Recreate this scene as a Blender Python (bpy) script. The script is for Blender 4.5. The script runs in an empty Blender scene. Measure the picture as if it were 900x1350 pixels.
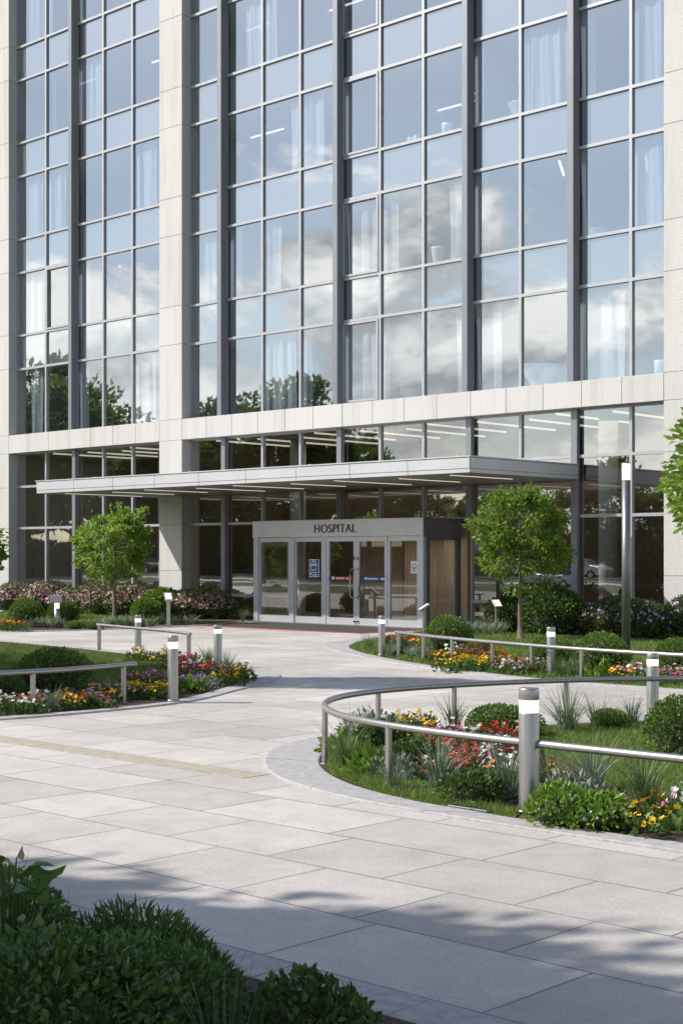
import bpy, math, random
import numpy as np
from mathutils import Vector, Matrix

RNG = np.random.default_rng(7)
random.seed(7)
sc = bpy.context.scene
COL = sc.collection
R = math.radians

# ------------------------------------------------------------------ camera geometry (picture of 900 x 1350)
FPX, CXP, HOR, CAMH = 1960.0, 450.0, 733.0, 2.0
_n = math.hypot(2090, 1960)
FW = np.array([-1960 / _n, 2090 / _n]); RT = np.array([2090 / _n, 1960 / _n])

def at(px, py, z=0.0):
    """ground-plan position of what the photo shows at a pixel, at height z"""
    d = FW + RT * (px - CXP) / FPX
    t = (z - CAMH) / ((HOR - py) / FPX)
    return (float(d[0] * t), float(d[1] * t))

def depth(x, y):
    return float(x * FW[0] + y * FW[1])

# ------------------------------------------------------------------ materials
def mat(name):
    m = bpy.data.materials.new(name); m.use_nodes = True
    nt = m.node_tree
    for n in list(nt.nodes): nt.nodes.remove(n)
    out = nt.nodes.new('ShaderNodeOutputMaterial')
    return m, nt, out

def N(nt, t, **kw):
    n = nt.nodes.new(t)
    for k, v in kw.items():
        if k in n.inputs: n.inputs[k].default_value = v
        else: setattr(n, k, v)
    return n

def L(nt, a, ao, b, bi): nt.links.new(a.outputs[ao], b.inputs[bi])

def mixcol(nt, fac, a, b, blend='MIX'):
    m = nt.nodes.new('ShaderNodeMix'); m.data_type = 'RGBA'; m.blend_type = blend
    for idx, v in ((0, fac), (6, a), (7, b)):
        if isinstance(v, tuple) and len(v) == 2 and not isinstance(v[0], (int, float)): nt.links.new(v[0].outputs[v[1]], m.inputs[idx])
        elif isinstance(v, (int, float)): m.inputs[idx].default_value = v
        else: m.inputs[idx].default_value = (*v, 1)
    return (m, 2)

def link(nt, src, b, bi): nt.links.new(src[0].outputs[src[1]], b.inputs[bi])

def ramp(nt, src, p0, p1, c0=(0, 0, 0), c1=(1, 1, 1)):
    r = nt.nodes.new('ShaderNodeValToRGB')
    r.color_ramp.elements[0].position = p0; r.color_ramp.elements[1].position = p1
    r.color_ramp.elements[0].color = (*c0, 1); r.color_ramp.elements[1].color = (*c1, 1)
    nt.links.new(src[0].outputs[src[1]], r.inputs['Fac'])
    return (r, 0)

def noise(nt, scale, detail=4, rough=.55, co=None, dist=0):
    n = N(nt, 'ShaderNodeTexNoise', Scale=scale, Detail=detail, Roughness=rough, Distortion=dist)
    if co is not None: nt.links.new(co[0].outputs[co[1]], n.inputs['Vector'])
    return (n, 'Fac')

def geo_pos(nt): return (N(nt, 'ShaderNodeNewGeometry'), 'Position')

def simple(name, col, rough=.5, metal=0.0, var=.08, scale=6.0, bump=0.0, bscale=60, spec=.5):
    m, nt, out = mat(name)
    b = N(nt, 'ShaderNodeBsdfPrincipled', Roughness=rough, Metallic=metal)
    b.inputs['Specular IOR Level'].default_value = spec
    p = geo_pos(nt)
    nz = noise(nt, scale, 5, .6, p)
    c0 = tuple(max(0, c * (1 - var)) for c in col); c1 = tuple(min(1, c * (1 + var)) for c in col)
    link(nt, ramp(nt, nz, .3, .7, c0, c1), b, 'Base Color')
    nr = noise(nt, scale * 3, 4, .6, p)
    mr = N(nt, 'ShaderNodeMapRange'); mr.inputs['To Min'].default_value = max(.03, rough - .08); mr.inputs['To Max'].default_value = min(1, rough + .1)
    link(nt, nr, mr, 'Value'); L(nt, mr, 0, b, 'Roughness')
    if bump:
        bm = N(nt, 'ShaderNodeBump', Strength=bump, Distance=.01)
        link(nt, noise(nt, bscale, 6, .65, p), bm, 'Height'); L(nt, bm, 0, b, 'Normal')
    L(nt, b, 0, out, 0)
    return m

def m_stone():
    m, nt, out = mat('stone cladding')
    b = N(nt, 'ShaderNodeBsdfPrincipled', Roughness=.8)
    p = geo_pos(nt)
    big = ramp(nt, noise(nt, .7, 4, .6, p), .3, .75, (.515, .50, .48), (.58, .565, .545))
    isl = N(nt, 'ShaderNodeNewGeometry')
    blk = mixcol(nt, .5, big, ramp(nt, (isl, 'Random Per Island'), 0, 1, (.515, .50, .48), (.59, .572, .55)))
    spk = ramp(nt, noise(nt, 30, 6, .7, p), .34, .50)
    c = mixcol(nt, spk, (.37, .35, .325), blk)
    pit = ramp(nt, noise(nt, 55, 3, .6, p), .27, .36)
    c = mixcol(nt, pit, (.35, .33, .31), c)
    # rain streaks: long vertical noise
    mp = N(nt, 'ShaderNodeMapping'); mp.inputs['Scale'].default_value = (3.5, 3.5, .18); link(nt, p, mp, 'Vector')
    stk = ramp(nt, noise(nt, 1.0, 5, .65, (mp, 0)), .5, .8, (1, 1, 1), (.80, .785, .76))
    c = mixcol(nt, 1.0, c, stk, 'MULTIPLY')
    link(nt, c, b, 'Base Color')
    bm = N(nt, 'ShaderNodeBump', Strength=.35, Distance=.01); link(nt, noise(nt, 35, 6, .7, p), bm, 'Height'); L(nt, bm, 0, b, 'Normal')
    L(nt, b, 0, out, 0); return m

def m_paving():
    m, nt, out = mat('plaza paving slabs')
    b = N(nt, 'ShaderNodeBsdfPrincipled', Roughness=.75)
    p = geo_pos(nt)
    mp = N(nt, 'ShaderNodeMapping'); mp.inputs['Location'].default_value = (.46, -.01 - 5.15, 0); link(nt, p, mp, 'Vector')
    def brick(mortar, smooth):
        br = N(nt, 'ShaderNodeTexBrick'); br.offset = .55; br.offset_frequency = 2; br.squash = 1.36; br.squash_frequency = 3
        br.inputs['Scale'].default_value = 1.0; br.inputs['Mortar Size'].default_value = mortar; br.inputs['Mortar Smooth'].default_value = smooth
        br.inputs['Brick Width'].default_value = 1.02; br.inputs['Row Height'].default_value = .86; br.inputs['Bias'].default_value = 0
        br.inputs['Color1'].default_value = (0, 0, 0, 1); br.inputs['Color2'].default_value = (1, 1, 1, 1); br.inputs['Mortar'].default_value = (.5, .5, .5, 1)
        L(nt, mp, 0, br, 'Vector'); return br
    br = brick(.0078, .2)
    slab = ramp(nt, (br, 'Color'), 0, 1, (.47, .442, .414), (.615, .582, .548))
    big = ramp(nt, noise(nt, .45, 5, .6, p), .3, .72, (.78, .775, .77), (1.07, 1.06, 1.05))
    c = mixcol(nt, 1.0, slab, big, 'MULTIPLY')
    mid = ramp(nt, noise(nt, 3.2, 6, .7, p, .6), .35, .7, (.87, .865, .86), (1.05, 1.05, 1.05))
    c = mixcol(nt, 1.0, c, mid, 'MULTIPLY')
    fine = ramp(nt, noise(nt, 45, 6, .75, p), .32, .62, (.74, .735, .73), (1.06, 1.06, 1.06))
    c = mixcol(nt, 1.0, c, fine, 'MULTIPLY')
    pit = ramp(nt, noise(nt, 85, 3, .6, p), .26, .36, (.52, .51, .5), (1, 1, 1))
    c = mixcol(nt, .8, c, mixcol(nt, 1.0, c, pit, 'MULTIPLY'))
    # joint: darkness varies along its length
    jn = ramp(nt, noise(nt, .8, 3, .5, p), .35, .65, (.21, .195, .18), (.06, .055, .052))
    jf = N(nt, 'ShaderNodeMath', operation='MULTIPLY'); link(nt, (br, 'Fac'), jf, 0); jf.inputs[1].default_value = .95
    c = mixcol(nt, (jf, 0), c, jn)
    # dirt along the joints
    br2 = brick(.05, 1.0)
    df = N(nt, 'ShaderNodeMath', operation='MULTIPLY'); link(nt, (br2, 'Fac'), df, 0)
    link(nt, ramp(nt, noise(nt, 2.0, 4, .6, p), .42, .75, (0, 0, 0), (.4, .4, .4)), df, 1)
    c = mixcol(nt, (df, 0), c, (.30, .285, .27))
    link(nt, c, b, 'Base Color')
    add = N(nt, 'ShaderNodeMath', operation='SUBTRACT')
    sc_ = N(nt, 'ShaderNodeMath', operation='MULTIPLY'); link(nt, noise(nt, 60, 6, .7, p), sc_, 0); sc_.inputs[1].default_value = .22
    L(nt, sc_, 0, add, 0); link(nt, (br, 'Fac'), add, 1)
    bm = N(nt, 'ShaderNodeBump', Strength=.5, Distance=.006); L(nt, add, 0, bm, 'Height'); L(nt, bm, 0, b, 'Normal')
    L(nt, b, 0, out, 0); return m

def tilt(nt, bm, a=.007):
    """each pane sits a hair out of plane"""
    oi = N(nt, 'ShaderNodeObjectInfo'); wn = N(nt, 'ShaderNodeTexWhiteNoise', noise_dimensions='1D'); nt.links.new(oi.outputs['Random'], wn.inputs['W'])
    sb = N(nt, 'ShaderNodeVectorMath', operation='SUBTRACT'); L(nt, wn, 'Color', sb, 0); sb.inputs[1].default_value = (.5, .5, .5)
    ml = N(nt, 'ShaderNodeVectorMath', operation='MULTIPLY'); L(nt, sb, 0, ml, 0); ml.inputs[1].default_value = (a, 0, a)
    ad = N(nt, 'ShaderNodeVectorMath', operation='ADD'); L(nt, bm, 0, ad, 0); L(nt, ml, 0, ad, 1)
    nm = N(nt, 'ShaderNodeVectorMath', operation='NORMALIZE'); L(nt, ad, 0, nm, 0); return nm

def m_glass(name, refl, tint, gcol, wav=.0006):
    m, nt, out = mat(name)
    tr = N(nt, 'ShaderNodeBsdfTransparent'); tr.inputs['Color'].default_value = (*tint, 1)
    gl = N(nt, 'ShaderNodeBsdfGlossy'); gl.inputs['Color'].default_value = (*gcol, 1); gl.inputs['Roughness'].default_value = .012
    bm = N(nt, 'ShaderNodeBump', Strength=1.0, Distance=wav)
    link(nt, noise(nt, .9, 2, .5, geo_pos(nt)), bm, 'Height'); L(nt, tilt(nt, bm), 0, gl, 'Normal')
    gm = N(nt, 'ShaderNodeNewGeometry'); dp = N(nt, 'ShaderNodeVectorMath', operation='DOT_PRODUCT'); L(nt, gm, 'Normal', dp, 0); L(nt, gm, 'Incoming', dp, 1)
    ab = N(nt, 'ShaderNodeMath', operation='ABSOLUTE'); nt.links.new(dp.outputs['Value'], ab.inputs[0])
    iv = N(nt, 'ShaderNodeMath', operation='SUBTRACT'); iv.inputs[0].default_value = 1.0; L(nt, ab, 0, iv, 1)
    pw = N(nt, 'ShaderNodeMath', operation='POWER'); L(nt, iv, 0, pw, 0); pw.inputs[1].default_value = 5.0
    ad = N(nt, 'ShaderNodeMath', operation='MULTIPLY_ADD'); L(nt, pw, 0, ad, 0); ad.inputs[1].default_value = 1 - refl; ad.inputs[2].default_value = refl; ad.use_clamp = True
    mx = N(nt, 'ShaderNodeMixShader'); L(nt, ad, 0, mx, 0); L(nt, tr, 0, mx, 1); L(nt, gl, 0, mx, 2)
    L(nt, mx, 0, out, 0); return m

def m_spandrel():
    m, nt, out = mat('spandrel glass')
    b = N(nt, 'ShaderNodeBsdfPrincipled', Roughness=.6)
    isl = N(nt, 'ShaderNodeObjectInfo')
    link(nt, ramp(nt, (isl, 'Random'), 0, 1, (.050, .062, .072), (.068, .082, .092)), b, 'Base Color')
    gl = N(nt, 'ShaderNodeBsdfGlossy'); gl.inputs['Color'].default_value = (.88, .94, .97, 1); gl.inputs['Roughness'].default_value = .012
    bm = N(nt, 'ShaderNodeBump', Strength=1.0, Distance=.0006)
    link(nt, noise(nt, .9, 2, .5, geo_pos(nt)), bm, 'Height'); L(nt, tilt(nt, bm), 0, gl, 'Normal')
    mx = N(nt, 'ShaderNodeMixShader', Fac=.36); L(nt, b, 0, mx, 1); L(nt, gl, 0, mx, 2)
    L(nt, mx, 0, out, 0); return m

def m_leaf(name, c0, c1, trans=.3, rough=.5, tip=None):
    m, nt, out = mat(name)
    g = N(nt, 'ShaderNodeNewGeometry'); oi = N(nt, 'ShaderNodeObjectInfo')
    c = ramp(nt, (g, 'Random Per Island'), 0, 1, c0, c1)
    if tip:
        rr = c[0]; e = rr.color_ramp.elements.new(.88); e.color = (*c1, 1); rr.color_ramp.elements[-1].color = (*tip, 1)
    hs = N(nt, 'ShaderNodeHueSaturation')
    mr = N(nt, 'ShaderNodeMapRange'); mr.inputs['To Min'].default_value = .82; mr.inputs['To Max'].default_value = 1.16
    L(nt, oi, 'Random', mr, 'Value'); L(nt, mr, 0, hs, 'Value'); link(nt, c, hs, 'Color')
    b = N(nt, 'ShaderNodeBsdfPrincipled', Roughness=rough); b.inputs['Specular IOR Level'].default_value = .35
    L(nt, hs, 0, b, 'Base Color')
    t = N(nt, 'ShaderNodeBsdfTranslucent'); L(nt, hs, 0, t, 'Color')
    mx = N(nt, 'ShaderNodeMixShader', Fac=trans); L(nt, b, 0, mx, 1); L(nt, t, 0, mx, 2)
    L(nt, mx, 0, out, 0); return m

def m_emit(name, col, s, base=None):
    m, nt, out = mat(name)
    b = N(nt, 'ShaderNodeBsdfPrincipled', Roughness=.4); b.inputs['Base Color'].default_value = (*(base or col), 1)
    b.inputs['Emission Color'].default_value = (*col, 1); b.inputs['Emission Strength'].default_value = s
    L(nt, b, 0, out, 0); return m

def m_wood():
    m, nt, out = mat('wood wall panels')
    b = N(nt, 'ShaderNodeBsdfPrincipled', Roughness=.45)
    p = geo_pos(nt)
    mp = N(nt, 'ShaderNodeMapping'); mp.inputs['Scale'].default_value = (9, 9, .5); link(nt, p, mp, 'Vector')
    c = ramp(nt, noise(nt, 1.6, 7, .6, (mp, 0), .8), .3, .72, (.31, .215, .145), (.47, .35, .25))
    br = N(nt, 'ShaderNodeTexBrick'); br.offset = 0; br.inputs['Brick Width'].default_value = .6; br.inputs['Row Height'].default_value = 9
    br.inputs['Scale'].default_value = 1; br.inputs['Mortar Size'].default_value = .006
    cb = N(nt, 'ShaderNodeCombineXYZ'); sp = N(nt, 'ShaderNodeSeparateXYZ'); link(nt, p, sp, 0)
    ad = N(nt, 'ShaderNodeMath', operation='ADD'); L(nt, sp, 0, ad, 0); L(nt, sp, 1, ad, 1)
    L(nt, ad, 0, cb, 0); L(nt, sp, 2, cb, 1); L(nt, cb, 0, br, 'Vector')
    c = mixcol(nt, (br, 'Fac'), c, (.06, .035, .02))
    link(nt, c, b, 'Base Color'); L(nt, b, 0, out, 0); return m

def m_ground(name, stops, scale, bump=.5, rough=.95):
    m, nt, out = mat(name)
    b = N(nt, 'ShaderNodeBsdfPrincipled', Roughness=rough)
    p = geo_pos(nt)
    c = ramp(nt, noise(nt, scale, 8, .7, p), .3, .7, stops[0], stops[1])
    c = mixcol(nt, ramp(nt, noise(nt, .35, 3, .5, p), .35, .7, (0, 0, 0), (.6, .6, .6)), c, stops[2])
    link(nt, c, b, 'Base Color')
    bm = N(nt, 'ShaderNodeBump', Strength=bump, Distance=.03); link(nt, noise(nt, scale * 2, 8, .7, p), bm, 'Height'); L(nt, bm, 0, b, 'Normal')
    L(nt, b, 0, out, 0); return m

def m_curtain():
    m, nt, out = mat('sheer curtain')
    d = N(nt, 'ShaderNodeBsdfDiffuse'); d.inputs['Color'].default_value = (.82, .84, .86, 1)
    t = N(nt, 'ShaderNodeBsdfTranslucent'); t.inputs['Color'].default_value = (.8, .82, .85, 1)
    tr = N(nt, 'ShaderNodeBsdfTransparent')
    a = N(nt, 'ShaderNodeMixShader', Fac=.35); L(nt, d, 0, a, 1); L(nt, t, 0, a, 2)
    c = N(nt, 'ShaderNodeMixShader', Fac=.28); L(nt, a, 0, c, 1); L(nt, tr, 0, c, 2)
    L(nt, c, 0, out, 0); return m

def m_steel(name, col, rough):
    m, nt, out = mat(name)
    b = N(nt, 'ShaderNodeBsdfPrincipled', Roughness=rough, Metallic=.9)
    p = geo_pos(nt)
    mp = N(nt, 'ShaderNodeMapping'); mp.inputs['Scale'].default_value = (60, 60, 2); link(nt, p, mp, 'Vector')
    link(nt, ramp(nt, noise(nt, 1, 4, .6, (mp, 0)), .2, .8, tuple(c * .85 for c in col), tuple(min(1, c * 1.12) for c in col)), b, 'Base Color')
    mr = N(nt, 'ShaderNodeMapRange'); mr.inputs['To Min'].default_value = rough - .08; mr.inputs['To Max'].default_value = rough + .12
    link(nt, noise(nt, 7, 5, .6, p), mr, 'Value'); L(nt, mr, 0, b, 'Roughness')
    L(nt, b, 0, out, 0); return m

M = {}
M['stone'] = m_stone()
M['joint'] = simple('stone joint mortar', (.17, .16, .15), .9)
M['paving'] = m_paving()
M['kerb'] = simple('kerb granite', (.36, .35, .345), .8, var=.2, scale=14, bump=.4, bscale=70)
M['strip'] = simple('tan drainage strip stone', (.37, .325, .26), .85, var=.18, scale=9, bump=.4)
M['frame'] = simple('window frame aluminium', (.40, .405, .42), .42, .35, .06, 2)
M['fin'] = simple('facade fin aluminium', (.21, .22, .24), .45, .4, .06, 2)
M['vest'] = simple('vestibule frame aluminium', (.52, .53, .55), .4, .4, .05, 2)
M['vestdark'] = simple('vestibule bronze panel', (.15, .14, .135), .45, .3, .08, 2)
M['sign'] = simple('sign band metal', (.60, .60, .59), .5, .3, .06, 1.5)
M['fascia'] = simple('canopy fascia panel', (.50, .50, .51), .45, .25, .06, .8)
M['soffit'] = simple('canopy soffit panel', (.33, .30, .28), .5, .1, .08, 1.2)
M['black'] = simple('black lettering', (.012, .012, .012), .4)
M['dark'] = simple('dark fitting', (.03, .03, .033), .4)
M['steel'] = m_steel('brushed stainless steel', (.34, .33, .32), .40)
M['handle'] = m_steel('polished handle steel', (.34, .34, .34), .22)
M['lamppole'] = m_steel('grey painted lamp pole', (.20, .205, .215), .48)
M['band'] = m_emit('lit lamp band', (1.0, .93, .78), .8, (.8, .78, .7))
M['lampglow'] = m_emit('lit lamp head', (1.0, .90, .72), .75, (.8, .78, .7))
M['tube'] = m_emit('ceiling light tube', (1.0, .90, .76), .6)
M['tubecool'] = m_emit('upper ceiling light tube', (1.0, .97, .92), .8)
M['panelface'] = m_emit('lit panel face', (1.0, .95, .85), .35, (.7, .69, .66))
M['glass_up'] = m_glass('upper window glass', .36, (.80, .87, .91), (.84, .895, .935))
M['glass_lo'] = m_glass('ground floor glass', .30, (.80, .81, .79), (.92, .94, .94))
M['glass_door'] = m_glass('door glass', .16, (.88, .89, .87), (.95, .95, .95))
M['spandrel'] = m_spandrel()
M['ceil'] = simple('interior ceiling', (.72, .72, .70), .9)
M['iwall'] = simple('interior wall', (.50, .50, .51), .9, var=.04, scale=1)
M['ifloor'] = simple('interior floor', (.28, .26, .24), .5)
M['ibrown'] = simple('interior brown wall', (.20, .135, .09), .7, var=.2, scale=1)
M['wood'] = m_wood()
M['curtain'] = m_curtain()
M['ceramic'] = simple('white ceramic', (.8, .8, .8), .25)
M['soil'] = m_ground('bark soil', ((.045, .028, .018), (.13, .085, .055), (.07, .045, .03)), 28, 1.0)
M['lawn'] = m_ground('lawn turf', ((.06, .105, .018), (.12, .18, .036), (.10, .15, .03)), 30, .6)
M['meadow'] = m_ground('far ground grass', ((.05, .085, .02), (.09, .12, .035), (.07, .10, .03)), 3, .3)
M['asphalt'] = m_ground('asphalt', ((.04, .04, .042), (.065, .064, .063), (.05, .05, .05)), 40, .4)
M['paint'] = simple('white road paint', (.75, .75, .73), .7, var=.15, scale=6)
M['grassblade'] = m_leaf('grass blades', (.105, .165, .026), (.215, .285, .065), .4, .55)
M['bark'] = simple('tree bark', (.17, .13, .10), .9, var=.35, scale=18, bump=1.0, bscale=40)
M['leaf_tree'] = m_leaf('young tree leaves', (.13, .225, .028), (.27, .385, .062), .5, .42, (.38, .49, .12))
M['leaf_far'] = m_leaf('big tree leaves', (.09, .14, .03), (.20, .26, .07), .55, .5)
M['leaf_box'] = m_leaf('boxwood leaves', (.065, .135, .018), (.155, .25, .042), .32, .4, (.21, .32, .06))
M['leaf_dark'] = m_leaf('dark shrub leaves', (.04, .085, .016), (.10, .165, .036), .28, .42)
M['leaf_pink'] = m_leaf('flowering shrub leaves', (.07, .125, .028), (.15, .225, .055), .3, .5)
M['leaf_lime'] = m_leaf('lime green leaves', (.10, .19, .022), (.19, .30, .045), .35, .45)
M['leaf_sage'] = m_leaf('silver sage leaves', (.15, .19, .14), (.30, .34, .28), .2, .65)
M['leaf_bed'] = m_leaf('bedding plant leaves', (.05, .105, .02), (.125, .20, .05), .3, .45)
M['leaf_near'] = m_leaf('glossy near shrub leaves', (.055, .125, .028), (.115, .205, .045), .28, .32, (.17, .27, .07))
M['blade_green'] = m_leaf('ornamental grass green', (.10, .16, .05), (.21, .27, .11), .3, .5)
M['blade_blue'] = m_leaf('ornamental grass blue', (.14, .19, .115), (.28, .335, .22), .25, .55)
M['blade_dark'] = m_leaf('dark grass blades', (.045, .085, .035), (.10, .15, .07), .3, .5)
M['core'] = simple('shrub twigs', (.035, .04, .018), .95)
for nm, a, b_ in (('yellow', (.75, .40, .015), (.85, .58, .03)), ('orange', (.75, .22, .015), (.85, .40, .02)), ('red', (.42, .012, .015), (.65, .03, .03)),
                  ('darkred', (.26, .02, .02), (.45, .05, .035)), ('white', (.75, .75, .72), (.85, .85, .83)), ('pink', (.62, .14, .30), (.80, .35, .52)),
                  ('purple', (.28, .13, .42), (.48, .26, .62)), ('rose', (.64, .27, .34), (.86, .56, .60)), ('lilac', (.42, .22, .45), (.66, .42, .66)), ('paleblue', (.5, .58, .75), (.7, .76, .85))):
    M['fl_' + nm] = m_leaf(nm + ' petals', a, b_, .25, .55)
M['mat'] = simple('dark entrance mat', (.045, .043, .042), .95, var=.2, scale=30)
M['matred'] = simple('red mat border', (.34, .06, .05), .9)
M['blue'] = simple('blue sign print', (.02, .08, .30), .4)
M['red'] = simple('red sign print', (.42, .03, .03), .4)
M['white'] = simple('white print', (.78, .78, .78), .5)
M['greyprint'] = simple('grey print', (.35, .36, .40), .5)
M['carpaint_silver'] = simple('silver car paint', (.45, .46, .48), .25, .5)
M['carpaint_dark'] = simple('dark blue car paint', (.03, .04, .07), .22, .3)
M['carpaint_white'] = simple('white car paint', (.7, .7, .7), .25)
M['carglass'] = simple('car glass', (.02, .025, .03), .05)
M['rubber'] = simple('tyre rubber', (.02, .02, .02), .9)

# ------------------------------------------------------------------ mesh builder
class MB:
    def __init__(s): s.v = []; s.f = []; s.m = []; s.n = 0; s.sm = []
    def add(s, verts, faces, mi=0, smooth=False):
        verts = np.asarray(verts, float).reshape(-1, 3)
        s.v.append(verts); s.f += [tuple(int(i) + s.n for i in f) for f in faces]; s.m += [mi] * len(faces); s.sm += [smooth] * len(faces); s.n += len(verts)
        return s
    def box(s, x0, x1, y0, y1, z0, z1, mi=0):
        v = [(x0, y0, z0), (x1, y0, z0), (x1, y1, z0), (x0, y1, z0), (x0, y0, z1), (x1, y0, z1), (x1, y1, z1), (x0, y1, z1)]
        return s.add(v, [(0, 3, 2, 1), (4, 5, 6, 7), (0, 1, 5, 4), (1, 2, 6, 5), (2, 3, 7, 6), (3, 0, 4, 7)], mi)
    def bbox(s, x0, x1, y0, y1, z0, z1, b=.01, mi=0):
        """box with chamfered edges"""
        V = []; ids = {}
        X, Y, Z = (x0, x1), (y0, y1), (z0, z1)
        for i in (0, 1):
            for j in (0, 1):
                for k in (0, 1):
                    sx, sy, sz = (1, -1)[i], (1, -1)[j], (1, -1)[k]
                    for a in range(3):
                        p = [X[i] + sx * b, Y[j] + sy * b, Z[k] + sz * b]; p[a] = (X[i], Y[j], Z[k])[a]
                        ids[(i, j, k, a)] = len(V); V.append(p)
        F = []
        for a in range(3):
            o = [q for q in range(3) if q != a]
            for e in (0, 1):
                def key(u, w):
                    t = [0, 0, 0]; t[a] = e; t[o[0]] = u; t[o[1]] = w; return ids[(*t, a)]
                F.append((key(0, 0), key(1, 0), key(1, 1), key(0, 1)))
        for a in range(3):
            o = [q for q in range(3) if q != a]
            for u in (0, 1):
                for w in (0, 1):
                    def kk(e, ax):
                        t = [0, 0, 0]; t[a] = e; t[o[0]] = u; t[o[1]] = w; return ids[(*t, ax)]
                    F.append((kk(0, o[0]), kk(1, o[0]), kk(1, o[1]), kk(0, o[1])))
        for i in (0, 1):
            for j in (0, 1):
                for k in (0, 1): F.append((ids[(i, j, k, 0)], ids[(i, j, k, 1)], ids[(i, j, k, 2)]))
        return s.add(V, F, mi)
    def ring(s, x0, x1, z0, z1, w, y0, y1, mi=0):
        """rectangular frame in the xz plane"""
        s.box(x0, x0 + w, y0, y1, z0, z1, mi); s.box(x1 - w, x1, y0, y1, z0, z1, mi)
        s.box(x0 + w, x1 - w, y0, y1, z0, z0 + w, mi); return s.box(x0 + w, x1 - w, y0, y1, z1 - w, z1, mi)
    def quad(s, a, b, c, d, mi=0): return s.add([a, b, c, d], [(0, 1, 2, 3)], mi)
    def tube(s, pts, rad, seg=10, mi=0, cap=True):
        pts = np.asarray(pts, float); n = len(pts)
        rad = np.broadcast_to(np.asarray(rad, float), (n,))
        V = []; up0 = np.array([0, 0, 1.0])
        for i in range(n):
            t = pts[min(i + 1, n - 1)] - pts[max(i - 1, 0)]; t = t / (np.linalg.norm(t) + 1e-9)
            ref = up0 if abs(t[2]) < .95 else np.array([1.0, 0, 0])
            a = np.cross(t, ref); a /= np.linalg.norm(a); b = np.cross(t, a)
            for k in range(seg):
                th = 2 * math.pi * k / seg; V.append(pts[i] + rad[i] * (math.cos(th) * a + math.sin(th) * b))
        F = []
        for i in range(n - 1):
            for k in range(seg):
                k2 = (k + 1) % seg; F.append((i * seg + k, i * seg + k2, (i + 1) * seg + k2, (i + 1) * seg + k))
        s.add(V, F, mi, True)
        if cap:
            s.f.append(tuple(s.n - len(V) + k for k in range(seg))); s.f.append(tuple(s.n - seg + k for k in reversed(range(seg)))); s.m += [mi, mi]; s.sm += [False, False]
        return s
    def lathe(s, prof, seg=24, cx=0, cy=0, mi=0):
        V = []; F = []
        for r, z in prof:
            for k in range(seg):
                th = 2 * math.pi * k / seg; V.append((cx + r * math.cos(th), cy + r * math.sin(th), z))
        for i in range(len(prof) - 1):
            for k in range(seg):
                k2 = (k + 1) % seg; F.append((i * seg + k, i * seg + k2, (i + 1) * seg + k2, (i + 1) * seg + k))
        s.add(V, F, mi, True)
        n0 = s.n - len(V)
        s.f.append(tuple(n0 + k for k in reversed(range(seg)))); s.f.append(tuple(s.n - seg + k for k in range(seg))); s.m += [mi, mi]; s.sm += [False, False]
        return s
    def poly(s, pts, z, mi=0):
        return s.add([(x, y, z) for x, y in pts], [tuple(range(len(pts)))], mi)
    def arr(s, V, F, mi=0, smooth=False):
        """bulk numpy verts and faces (equal-length)"""
        s.v.append(np.asarray(V, float).reshape(-1, 3)); F = np.asarray(F) + s.n
        s.f += [tuple(r) for r in F.tolist()]; s.m += [mi] * len(F); s.sm += [smooth] * len(F); s.n += len(V); return s
    def mesh(s, name, mats, off=(0, 0, 0)):
        me = bpy.data.meshes.new(name)
        V = np.concatenate(s.v) - np.asarray(off, float) if s.v else np.zeros((0, 3))
        ln = np.array([len(f) for f in s.f], np.int32); flat = np.fromiter((i for f in s.f for i in f), np.int32, int(ln.sum()))
        me.vertices.add(len(V)); me.vertices.foreach_set('co', V.ravel().astype(np.float32))
        me.loops.add(len(flat)); me.loops.foreach_set('vertex_index', flat)
        me.polygons.add(len(ln)); st = np.zeros(len(ln), np.int32); st[1:] = np.cumsum(ln)[:-1]
        me.polygons.foreach_set('loop_start', st)
        for m_ in mats: me.materials.append(m_)
        me.polygons.foreach_set('material_index', np.array(s.m, np.int32))
        me.polygons.foreach_set('use_smooth', np.array(s.sm, bool))
        me.update(calc_edges=True); me.validate(); return me

def wloc(o):
    v = Vector((0, 0, 0))
    while o is not None: v = v + o.location; o = o.parent
    return v

def obj(name, mb, mats, parent=None, origin=None, local=False):
    """one mesh object; vertices are given in world coordinates unless local"""
    mats = mats if isinstance(mats, (list, tuple)) else [mats]
    org = Vector(origin) if origin is not None else (wloc(parent) if parent is not None else Vector((0, 0, 0)))
    me = mb.mesh(name, mats, (0, 0, 0) if local else tuple(org))
    o = bpy.data.objects.new(name, me); COL.objects.link(o)
    if parent is not None:
        o.parent = parent; o.location = org - wloc(parent) if not local else (0, 0, 0)
    elif origin is not None: o.location = org
    return o

def tag(o, label=None, cat=None, group=None, kind=None):
    if label: o['label'] = label
    if cat: o['category'] = cat
    if group: o['group'] = group
    if kind: o['kind'] = kind
    return o

def thing(name, loc, label, cat, group=None, rz=0):
    o = bpy.data.objects.new(name, None); COL.objects.link(o); o.location = loc; o.rotation_euler = (0, 0, rz); o.empty_display_size = .2
    return tag(o, label, cat, group)

def dup(root, loc, rz=0, scale=1.0, label=None, group=None):
    r = root.copy(); COL.objects.link(r); r.location = loc; r.rotation_euler = (0, 0, rz); r.scale = (scale,) * 3 if isinstance(scale, (int, float)) else scale
    if label: r['label'] = label
    if group: r['group'] = group
    for ch in root.children:
        c = ch.copy(); COL.objects.link(c); c.parent = r
        for g in ch.children:
            d = g.copy(); COL.objects.link(d); d.parent = c
    return r

def structure(o): return tag(o, kind='structure')

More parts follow.
